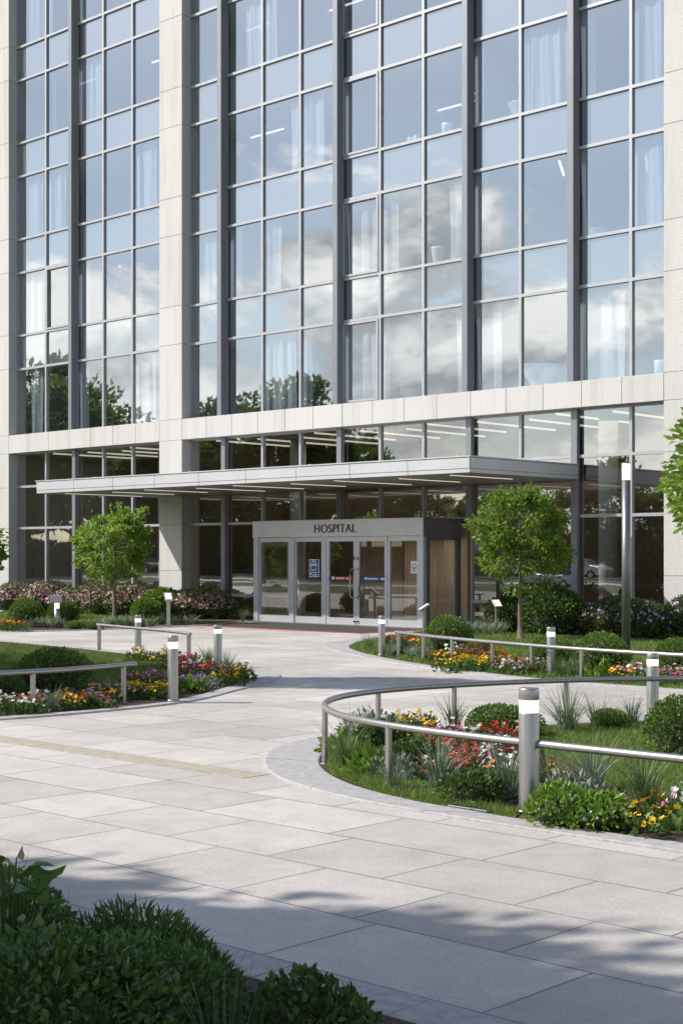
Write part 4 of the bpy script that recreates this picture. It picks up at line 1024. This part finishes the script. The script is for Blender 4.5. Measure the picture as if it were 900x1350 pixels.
co = np.zeros(len(me.vertices) * 3, np.float32); me.vertices.foreach_get('co', co); co = co.reshape(-1, 3); co[:, 1] -= co[:, 1].min(); co[:, 0] -= (co[:, 0].max() + co[:, 0].min()) / 2
W_ = px2x(471, VY) - px2x(416.5, VY); co[:, 0] *= W_ / (co[:, 0].max() - co[:, 0].min()); co[:, 1] *= .245 / co[:, 1].max(); me.vertices.foreach_set('co', co.ravel())
lt.parent = sb; lt.rotation_euler = (R(90), 0, 0); lt.location = Vector(((px2x(416.5, VY) + px2x(471, VY)) / 2, VY - .064, 2.675)) - wloc(sb)
for a, b in ((-33.0, -32.80), (-31.43, -31.26), (-30.08, -29.94), (-26.40, -26.25)):
    m = MB(); m.bbox(a, b, VY - .04, VY + .10, 0, 2.56, .006); obj('post', m, M['vest'], V)
def vpanel(nm, x0, x1, z0, z1, w, wb, y0, y1, par=V):
    m = MB(); m.box(x0, x0 + w, y0, y1, z0, z1); m.box(x1 - w, x1, y0, y1, z0, z1); m.box(x0 + w, x1 - w, y0, y1, z0, z0 + wb); m.box(x0 + w, x1 - w, y0, y1, z1 - .13, z1)
    o = obj(nm, m, M['vest'], par); p = MB(); yy = (y0 + y1) / 2
    p.quad((x0 + w, yy, z0 + wb), (x1 - w, yy, z0 + wb), (x1 - w, yy, z1 - .13), (x0 + w, yy, z1 - .13)); obj('pane', p, M['glass_door'], o); return o
vpanel('side_panel', -32.79, -31.44, .03, 2.55, .07, .19, VY - .01, VY + .05)
vpanel('side_panel', -31.25, -30.09, .03, 2.55, .06, .19, VY - .01, VY + .05)
vpanel('side_panel', -27.56, -26.41, .03, 2.55, .08, .19, VY - .02, VY + .05)
for k, (a, b) in enumerate(((-29.93, -28.755), (-28.745, -27.57))):
    d = vpanel('door', a, b, .03, 2.55, .10, .19, VY - .03, VY + .03)
    hx = b - .06 if k == 0 else a + .06; s_ = 1 if k else -1
    h = MB(); h.tube(np.array([(hx, VY - .03, 1.62), (hx + s_ * .03, VY - .09, 1.64), (hx + s_ * .09, VY - .11, 1.58), (hx + s_ * .11, VY - .11, 1.45), (hx + s_ * .11, VY - .11, .98), (hx + s_ * .09, VY - .11, .85), (hx + s_ * .03, VY - .09, .79), (hx, VY - .03, .81)]), .018, 8); obj('handle', h, M['handle'], d)
    h = MB(); h.lathe([(.0, .11), (.035, .11), (.035, .15), (.0, .15)], 12, hx, VY - .05); h.box(hx - .025, hx + .025, VY - .036, VY - .031, 1.88, 1.98); obj('lock', h, M['dark'], d)
    st = MB()
    if k == 0:
        st.box(a + .10, a + .26, VY - .012, VY - .006, 1.305, 1.405, 0); st.box(a + .26, b - .10, VY - .012, VY - .006, 1.305, 1.405, 1)
        st.box(a + .21, a + .30, VY - .016, VY - .013, 1.32, 1.40, 2)
        for q in range(6): st.box(a + .38 + q * .055, a + .42 + q * .055, VY - .016, VY - .013, 1.33, 1.38, 2)
        st.box(a + .78, a + .87, VY - .016, VY - .013, 1.33, 1.375, 2)
    else:
        st.box(a + .10, b - .10, VY - .012, VY - .006, 1.305, 1.405, 0)
        st.box(a + .30, a + .40, VY - .016, VY - .013, 1.33, 1.39, 2)
        for q in range(9): st.box(a + .42 + q * .045, a + .455 + q * .045, VY - .016, VY - .013, 1.325, 1.375, 2)
        st.box(a + .92, a + 1.05, VY - .016, VY - .013, 1.325, 1.38, 2)
    obj('safety_strip', st, [M['blue'], M['red'], M['white']], d)
# right and left flank of the vestibule
for xx, nm in ((VX1, 'flank_panel'), (VX0, 'flank_panel')):
    m = MB(); x0, x1 = (xx - .07, xx) if xx == VX1 else (xx, xx + .07)
    m.box(x0, x1, VY + .101, VY + .26, .0, 2.53); m.box(x0, x1, 32.72, 32.92, 0, 2.53); m.box(x0 + .002, x1 - .002, VY + .26, 32.72, 0, .2); m.box(x0 + .002, x1 - .002, VY + .26, 32.72, 2.44, 2.53)
    o = obj(nm, m, M['vestdark'] if xx == VX1 else M['vest'], V)
    p = MB(); xm = (x0 + x1) / 2; p.quad((xm, VY + .26, .2), (xm, 32.72, .2), (xm, 32.72, 2.44), (xm, VY + .26, 2.44)); obj('pane', p, M['glass_door'], o)
m = MB(); m.box(-33.1, -26.1, 30.95, 33.0, -.01, .028); obj('threshold', m, M['vestdark'], V)
# wood lining seen through the glass: inner wall of the vestibule lobby
m = MB(); m.box(-31.6, -29.9, 34.6, 34.72, .022, 2.9); m.box(-29.2, -27.62, 33.9, 34.02, .022, 2.9); m.box(-27.35, -26.48, 33.5, 33.62, .022, 2.9); obj('wood_wall', m, M['wood'], B)
# notices stuck on the glass
def flat_sign(name, label, cat, x0, x1, z0, z1, y, parts):
    t = thing(name, ((x0 + x1) / 2, y, z0), label, cat); m = MB(); m.box(x0, x1, y - .012, y, z0, z1); obj('plate', m, M['white'], t)
    for nm, mm, mn in parts: obj(nm, mm, M[mn], t)
    return t
yb = VY - .011
bx0, bx1, bz0, bz1 = px2x(408, VY), px2x(421, VY), 1.38, 1.90
m1 = MB(); m1.box(bx0 + .02, bx1 - .02, yb - .016, yb - .0125, bz0 + .02, bz1 - .02)
m2 = MB(); cxm = (bx0 + bx1) / 2; zc = bz0 + .34
arc = [(cxm + .13 * math.cos(a), yb - .020, zc + .12 * math.sin(a)) for a in np.linspace(R(-150), R(170) - R(330), 14)]
m2.tube(np.array([(cxm + .12 * math.cos(a), yb - .020, zc + .03 + .105 * math.sin(a)) for a in np.linspace(R(200), R(-20), 14)]), .016, 6)
m2.box(cxm - .12, cxm + .12, yb - .021, yb - .017, zc - .01, zc + .03)
m2.tube(np.array([(cxm - .125, yb - .02, zc + .01), (cxm - .12, yb - .02, zc - .05), (cxm - .08, yb - .02, zc - .09)]), .016, 6)
m2.tube(np.array([(cxm + .12, yb - .02, zc + .01), (cxm + .10, yb - .02, zc - .07), (cxm + .07, yb - .02, zc - .13), (cxm - .12, yb - .02, zc - .13)]), .016, 6)
m2.tube(np.array([(cxm - .04, yb - .02, zc + .05), (cxm, yb - .02, zc + .08), (cxm + .04, yb - .02, zc + .05)]), .013, 6)
m2.box(cxm - .16, cxm + .15, yb - .021, yb - .017, bz0 + .125, bz0 + .145); m2.box(cxm - .15, cxm - .09, yb - .021, yb - .017, bz0 + .06, bz0 + .10); m2.box(cxm - .06, cxm + .13, yb - .021, yb - .017, bz0 + .05, bz0 + .08)
flat_sign('notice_sign', 'blue notice with a white round symbol on the glass left of the doors', 'sign', bx0, bx1, bz0, bz1, yb, (('field', m1, 'blue'), ('symbol', m2, 'white')))
wx0, wx1, wz0, wz1 = px2x(542, VY), px2x(551, VY), 1.52, 1.86; cxm = (wx0 + wx1) / 2
m1 = MB(); yb2 = VY - .012
m1.tube(np.array([(cxm + .075 * math.cos(a), yb2 - .015, 1.70 + .07 * math.sin(a) + (.03 if abs(a - R(90)) < .3 else 0)) for a in np.linspace(0, R(360), 17)]), .012, 5, cap=False); m1.box(cxm - .05, cxm + .05, yb2 - .016, yb2 - .013, 1.65, 1.69); m1.box(cxm - .09, cxm + .09, yb2 - .016, yb2 - .013, 1.575, 1.60)
flat_sign('notice_sign', 'small white notice with a grey emblem on the glass right of the doors', 'sign', wx0, wx1, wz0, wz1, yb2, (('emblem', m1, 'greyprint'),))
# door mat
mt = thing('entrance_mat', (-28.6, 29.8, 0), 'dark entrance mat with a red border before the hospital doors', 'doormat')
m = MB(); m.box(-32.2, -25.9, 28.35, 30.94, .001, .014); obj('pile', m, M['mat'], mt)
m = MB(); m.box(-32.38, -25.75, 28.12, 28.348, .001, .012); m.box(-25.898, -25.75, 28.352, 30.94, .001, .012); m.box(-32.38, -32.202, 28.352, 30.94, .001, .012); obj('border', m, M['matred'], mt)

# ------------------------------------------------------------------ bollards
def bollard(h, r):
    t = thing('light_bollard', (0, 0, 0), 'x', 'bollard', 'steel light bollards')
    b0, b1 = h * .80, h * .905
    m = MB(); m.lathe([(r * 1.0, 0), (r, .01), (r, b0 - .006), (r * .97, b0)], 32); obj('post', m, M['steel'], t, local=True)
    m = MB(); m.lathe([(r * .955, b0 + .001), (r * .955, b1 - .001)], 32); obj('light_band', m, M['band'], t, local=True)
    m = MB(); m.lathe([(r * .97, b1), (r, b1 + .006), (r, h - .008), (r * .95, h)], 32); obj('cap', m, M['steel'], t, local=True)
    m = MB(); m.lathe([(r * 1.25, -.005), (r * 1.25, .012), (r * 1.01, .02)], 32); obj('base_plate', m, M['steel'], t, local=True)
    return t
bp = bollard(.9, .085)
for i, (px, yt, yb_, lb) in enumerate([(697, 907, 1070, 'largest steel light bollard, standing in the front right bed'), (228, 838, 924, 'steel light bollard at the kerb of the left island, tallest on the left'), (287, 824, 880, 'steel light bollard at the tip of the left island beside a grass clump'), (182, 811, 858, 'steel light bollard behind the short handrail of the left island'), (503, 812, 864, 'steel light bollard at the tip of the right rear bed near the doors'), (726, 827, 889, 'steel light bollard in the flowers before the right young tree'), (860, 858, 941, 'steel light bollard outside the curved rail near the right edge')]):
    x_, y_ = at(px, yb_, .03); h = (yb_ - yt) / FPX * depth(x_, y_); s_ = h / .9
    rr_ = {697: 27, 228: 14, 287: 11, 182: 8.5, 503: 9, 726: 11.5, 860: 16}[px] / 2 / FPX * depth(x_, y_) / .085
    if i == 0: bp.location = (x_, y_, .03); bp.scale = (rr_, rr_, s_); bp['label'] = lb
    else: dup(bp, (x_, y_, .03 if px not in (860,) else 0), 0, (rr_, rr_, s_), lb)
# slanted path lights
def path_light(h):
    t = thing('path_light', (0, 0, 0), 'x', 'path light', 'slanted-head path lights')
    m = MB(); m.bbox(-.05, .05, -.035, .035, 0, h - .1, .006); obj('post', m, M['steel'], t, local=True)
    c, s_ = math.cos(R(38)), math.sin(R(38)); m = MB(); f = MB()
    def tilt(x, y, z): return (x * 1.0, y * c - z * s_, h - .02 + y * s_ + z * c)
    def tb(mb, x0, x1, y0, y1, z0, z1):
        q = MB(); q.bbox(x0, x1, y0, y1, z0, z1, .004); mb.add([tilt(*p) for p in np.concatenate(q.v)], q.f)
    tb(m, -.11, .11, -.17, .17, -.03, .03); tb(f, -.085, .085, -.14, .14, .031, .036)
    obj('head', m, M['steel'], t, local=True); obj('lit_face', f, M['panelface'], t, local=True); return t
pl = path_light(.85)
for i, (px, yt, yb_, rz, lb) in enumerate([(559, 797, 836, R(-35), 'slanted-head path light standing before the right vestibule glass'), (222, 783, 826, R(60), 'dark slanted-head path light beside the green bush on the left'), (655, 792, 834, R(60), 'slanted-head path light between vestibule and right young tree')]):
    x_, y_ = at(px, yb_, .03); h = (yb_ - yt) / FPX * depth(x_, y_)
    if i == 0: pl.location = (x_, y_, .03); pl.rotation_euler = (0, 0, rz); pl.scale = (1, 1, h / .92); pl['label'] = lb
    else: dup(pl, (x_, y_, .03), rz, (1, 1, h / .92), lb)
x_, y_ = at(75, 826, .03)
sq = thing('path_light', (x_, y_, .03), 'bollard light with a square plaque head beside the left boxwoods', 'path light'); sq.rotation_euler = (0, 0, R(40))
m = MB(); m.lathe([(.075, 0), (.075, .50)], 24); obj('post', m, M['steel'], sq, local=True)
m = MB(); m.lathe([(.072, .501), (.072, .66)], 24); obj('light_band', m, M['band'], sq, local=True)
m = MB(); m.bbox(-.17, .17, -.10, .10, .661, .88, .01); obj('head', m, M['steel'], sq, local=True)
# tall lamp
x_, y_ = at(825, 860, .03); lp = thing('lamp_post', (x_, y_, .03), 'tall grey lamp post with a glowing head on the right lawn', 'lamp post')
H = 3.88
m = MB(); m.lathe([(.088, 0), (.088, H - .36)], 28); obj('pole', m, M['lamppole'], lp, local=True)
m = MB(); m.lathe([(.084, H - .359), (.084, H - .02)], 28); obj('lamp_head', m, M['lampglow'], lp, local=True)
m = MB(); m.lathe([(.088, H - .019), (.088, H)], 28); obj('cap', m, M['lamppole'], lp, local=True)
m = MB(); m.lathe([(.19, 0), (.19, .015), (.12, .03)], 28); obj('base_plate', m, M['lamppole'], lp, local=True)

# ------------------------------------------------------------------ handrails
def handrail(name, label, path, posts, z=.55, r=.031, pr=.022, zb=.0):
    path = [np.array(p) for p in path]; p0 = path[0]
    t = thing(name, (float(p0[0]), float(p0[1]), 0), label, 'handrail', 'low steel handrails')
    m = MB(); m.tube(np.array([(p[0], p[1], z) for p in path]), r, 14); obj('rail', m, M['steel'], t)
    for (x, y) in posts:
        m = MB(); m.bbox(x - pr, x + pr, y - pr, y + pr, zb, z - r * .6, .004); m.lathe([(pr * 2.2, zb - .02), (pr * 2.2, zb + .012)], 16, x, y); obj('post', m, M['steel'], t)
    return t
def nearest(path, x, y):
    a = np.array(path); return tuple(a[np.argmin(np.hypot(a[:, 0] - x, a[:, 1] - y))])
rA = chaikin([(2, 9.38), (-4.9, 9.38), (-6.2, 9.35), (-7.7, 9.40), (-8.7, 9.58), (-9.5, 9.95), (-10.15, 10.55), (-10.5, 11.2), (-10.62, 12.0), (-10.45, 13.0), (-10.0, 14.3), (-9.1, 15.5), (-7.8, 16.6), (-5.2, 17.8), (0, 18.6)], 3)
handrail('handrail', 'long curved steel handrail looping round the front right bed', rA, [nearest(rA, *p) for p in ((-9.88, 10.27), (-8.38, 9.5), (-6.80, 9.36), (-4.6, 9.38), (-2.2, 9.38), (-10.62, 11.86), (-10.42, 12.95), (-9.9, 14.4), (-7.6, 16.7), (-4.6, 18.0))], .555)
rB = chaikin([(-19.2, 22.05), (-18.1, 21.5), (-17.0, 21.05), (-15.2, 20.45), (-13.6, 20.05), (-12.2, 19.9), (-10.5, 19.85), (-9.0, 19.9)], 3)
handrail('handrail', 'straight-running steel handrail along the right rear flower bed', rB, [nearest(rB, *p) for p in ((-19.08, 21.97), (-18.1, 21.5), (-17.05, 21.08), (-15.8, 20.6), (-14.7, 20.3), (-13.5, 20.05), (-12.0, 19.9), (-10.3, 19.86))], .50, .034, .026)
rC = [(-16.35, 9.8), (-16.0, 10.4), (-15.86, 11.1), (-15.82, 11.9), (-15.95, 12.9)]; rC = chaikin(rC, 3)
handrail('handrail', 'steel handrail at the left picture edge before the shaded boxwoods', rC, [nearest(rC, *p) for p in ((-15.86, 11.12), (-15.93, 12.7), (-16.2, 10.0))], .52, .034, .026)
rD = chaikin([(-25.2, 19.35), (-24.2, 19.1), (-23.0, 18.85), (-21.9, 18.6), (-20.9, 18.2)], 3)
handrail('handrail', 'short curved steel handrail at the back of the left island', rD, [nearest(rD, *p) for p in ((-25.1, 19.33), (-21.0, 18.22))], .55, .03, .03)
rE = [(-36.5, 22.6), (-35.0, 22.6), (-33.7, 22.75)]
handrail('handrail', 'short steel handrail end by the red flowers at the far left', rE, [(-33.85, 22.72), (-36.2, 22.6)], .52, .034, .03)
# drain cover between kerb and front bollard
dc = thing('drain_cover', (-7.05, 9.2, .05), 'small metal drain cover at the foot of the front bollard', 'drain cover')
m = MB(); m.bbox(-7.42, -7.02, 9.13, 9.24, .0, .034, .004); obj('frame', m, M['lamppole'], dc)
m = MB()
for k in range(6): m.box(-7.39 + k * .062, -7.355 + k * .062, 9.145, 9.225, .0345, .038)
obj('slots', m, M['dark'], dc)

# ------------------------------------------------------------------ parked cars across the plaza (mirrored in the ground-floor glass)
def car(label, paint):
    t = thing('parked_car', (0, 0, 0), label, 'car', 'cars on the road')
    prof = [(-2.2, .35), (-2.25, .75), (-2.1, .95), (-1.55, 1.02), (-.9, 1.42), (.5, 1.46), (1.25, 1.02), (2.0, .88), (2.25, .65), (2.25, .35)]
    m = MB(); V_ = []; nn = len(prof)
    for y, k in ((-.88, 0), (-.78, 1), (.78, 1), (.88, 0)):
        for (x, z) in prof: V_.append((x * (1.0 if not k else 1.0), y * (1 if z < 1.1 else .82), z + (.02 if k else -.02)))
    F_ = [tuple(range(nn)), tuple(3 * nn + i for i in reversed(range(nn)))]
    for r_ in range(3):
        for i in range(nn): j = (i + 1) % nn; F_.append((r_ * nn + i, (r_ + 1) * nn + i, (r_ + 1) * nn + j, r_ * nn + j))
    m.add(V_, F_); obj('body', m, M[paint], t, local=True)
    for s_ in (-1, 1):
        w = MB(); w.add([(-1.35, s_ * .87, 1.04), (1.05, s_ * .87, 1.04), (.42, s_ * .745, 1.40), (-.85, s_ * .745, 1.38)], [(0, 1, 2, 3)]); obj('window', w, M['carglass'], t, local=True)
    w = MB(); w.add([(1.24, -.66, 1.06), (1.24, .66, 1.06), (.58, .6, 1.46), (.58, -.6, 1.46)], [(0, 1, 2, 3)]); obj('windscreen', w, M['carglass'], t, local=True)
    for x in (-1.4, 1.4):
        for s_ in (-1, 1):
            w = MB(); w.tube(np.array([(x, s_ * .70, .33), (x, s_ * .92, .33)]), .33, 20); o = obj('wheel', w, M['rubber'], t, local=True)
            w = MB(); w.tube(np.array([(x, s_ * .90, .33), (x, s_ * .93, .33)]), .2, 16); obj('rim', w, M['carpaint_silver'], o, local=True)
    for s_ in (-1, 1):
        w = MB(); w.bbox(2.16, 2.26, s_ * .68 - .16, s_ * .68 + .16, .66, .78, .01); obj('headlight', w, M['white'], t, local=True)
    return t
for (px, Y, lb, pt) in ((765, -22.2, 'silver parked car on the road, mirrored in the right ground-floor glass', 'carpaint_silver'), (188, -22.2, 'dark parked car on the road, mirrored in the left ground-floor glass', 'carpaint_dark'), (690, -27.5, 'white car on the far lane of the road', 'carpaint_white')):
    c_ = car(lb, pt); c_.location = (mirrored(px, Y, 700)[0], Y, 0)

# hedge shrubs added below the far trees to keep bright sky out of the glass
hg = dome('added_hedge', 'broad dark hedge shrub added across the road to block bright mirrored sky', 'shrub', 3.2, 3.6, 2600, .42, 'leaf_far', amp=.2, seed=41, group='hedge shrubs added across the road')
hg.location = (-150, -32, 0)
for i in range(1, 27): dup(hg, (-150 + i * 4.4, -32 - (i % 3) * .7, 0), i * 1.1, (1, 1, random.uniform(.75, 1.25)))
for o in [o for o in bpy.data.objects if o.get('label') == 'x' and o.parent is None]:      # source plants no bed used
    for c_ in list(o.children_recursive): bpy.data.objects.remove(c_)
    bpy.data.objects.remove(o)

# ------------------------------------------------------------------ sky, sun, camera
EL, AZ = R(42), R(225)
w = bpy.data.worlds.new('World'); sc.world = w; w.use_nodes = True; nt = w.node_tree
for n in list(nt.nodes): nt.nodes.remove(n)
out = nt.nodes.new('ShaderNodeOutputWorld'); bg = nt.nodes.new('ShaderNodeBackground'); bg.inputs['Strength'].default_value = .125
sky = nt.nodes.new('ShaderNodeTexSky'); sky.sky_type = 'NISHITA'; sky.sun_disc = False; sky.sun_elevation = EL; sky.sun_rotation = AZ; sky.air_density = 1.0; sky.dust_density = .8; sky.ozone_density = 1.6
tcn = nt.nodes.new('ShaderNodeTexCoord'); sp = N(nt, 'ShaderNodeSeparateXYZ'); nt.links.new(tcn.outputs['Generated'], sp.inputs[0])
mp = N(nt, 'ShaderNodeMapping'); mp.inputs['Scale'].default_value = (1, 1, 1.9); mp.inputs['Location'].default_value = (.35, .1, .12); nt.links.new(tcn.outputs['Generated'], mp.inputs['Vector'])
n1 = noise(nt, 4.3, 12, .61, (mp, 0), .3)
mp2 = N(nt, 'ShaderNodeMapping'); mp2.inputs['Scale'].default_value = (1, 1, 1.9); mp2.inputs['Location'].default_value = (.35, .1, .12 + .075); nt.links.new(tcn.outputs['Generated'], mp2.inputs['Vector'])
n2 = noise(nt, 4.3, 12, .61, (mp2, 0), .3)
# clouds thin out higher up
el = N(nt, 'ShaderNodeMapRange'); el.inputs['From Min'].default_value = .19; el.inputs['From Max'].default_value = .34; el.inputs['To Min'].default_value = -.035; el.inputs['To Max'].default_value = .26; nt.links.new(sp.outputs[2], el.inputs['Value'])
sb_ = N(nt, 'ShaderNodeMath', operation='SUBTRACT'); link(nt, n1, sb_, 0); nt.links.new(el.outputs[0], sb_.inputs[1])
cm = ramp(nt, (sb_, 0), .465, .525)
sh0 = N(nt, 'ShaderNodeMath', operation='SUBTRACT'); link(nt, n1, sh0, 0); link(nt, n2, sh0, 1)
sh = N(nt, 'ShaderNodeMath', operation='ADD'); L(nt, sh0, 0, sh, 0); sh.inputs[1].default_value = .055
cc = ramp(nt, (sh, 0), -.0, .12, (5.8, 5.9, 6.1), (15.0, 14.3, 13.6))
cc[0].color_ramp.elements[0].position = 0.0; cc[0].color_ramp.elements[1].position = .145
hs = N(nt, 'ShaderNodeHueSaturation', Saturation=.86); link(nt, (sky, 0), hs, 'Color')
mixn = mixcol(nt, cm, (hs, 0), cc)
link(nt, mixn, bg, 'Color'); nt.links.new(bg.outputs[0], out.inputs[0])

sl = bpy.data.lights.new('sun', 'SUN'); sl.energy = 4.3; sl.angle = R(.7); sl.color = (1, .948, .872)
so = bpy.data.objects.new('sun', sl); COL.objects.link(so); sd = Vector((math.sin(AZ) * math.cos(EL), math.cos(AZ) * math.cos(EL), math.sin(EL)))
so.rotation_euler = sd.to_track_quat('Z', 'Y').to_euler(); so.location = sd * 60

cam = bpy.data.cameras.new('camera'); co_ = bpy.data.objects.new('camera', cam); COL.objects.link(co_); sc.camera = co_
co_.location = (0, 0, CAMH); co_.rotation_euler = (R(90), 0, math.atan2(-FW[0], FW[1]))
cam.sensor_fit = 'HORIZONTAL'; cam.sensor_width = 36; cam.lens = 36 * FPX / 900; cam.shift_x = 0; cam.shift_y = (HOR - 675) / 900; cam.clip_start = .1; cam.clip_end = 2000

vs_ = sc.view_settings; vs_.view_transform = 'Standard'; vs_.look = 'None'; vs_.exposure = .46; vs_.gamma = 1; vs_.use_curve_mapping = False
cy = sc.cycles; cy.use_denoising = True; cy.max_bounces = 8; cy.transparent_max_bounces = 16; cy.diffuse_bounces = 3; cy.glossy_bounces = 4; cy.transmission_bounces = 4; cy.caustics_reflective = False; cy.caustics_refractive = False; cy.sample_clamp_indirect = 6
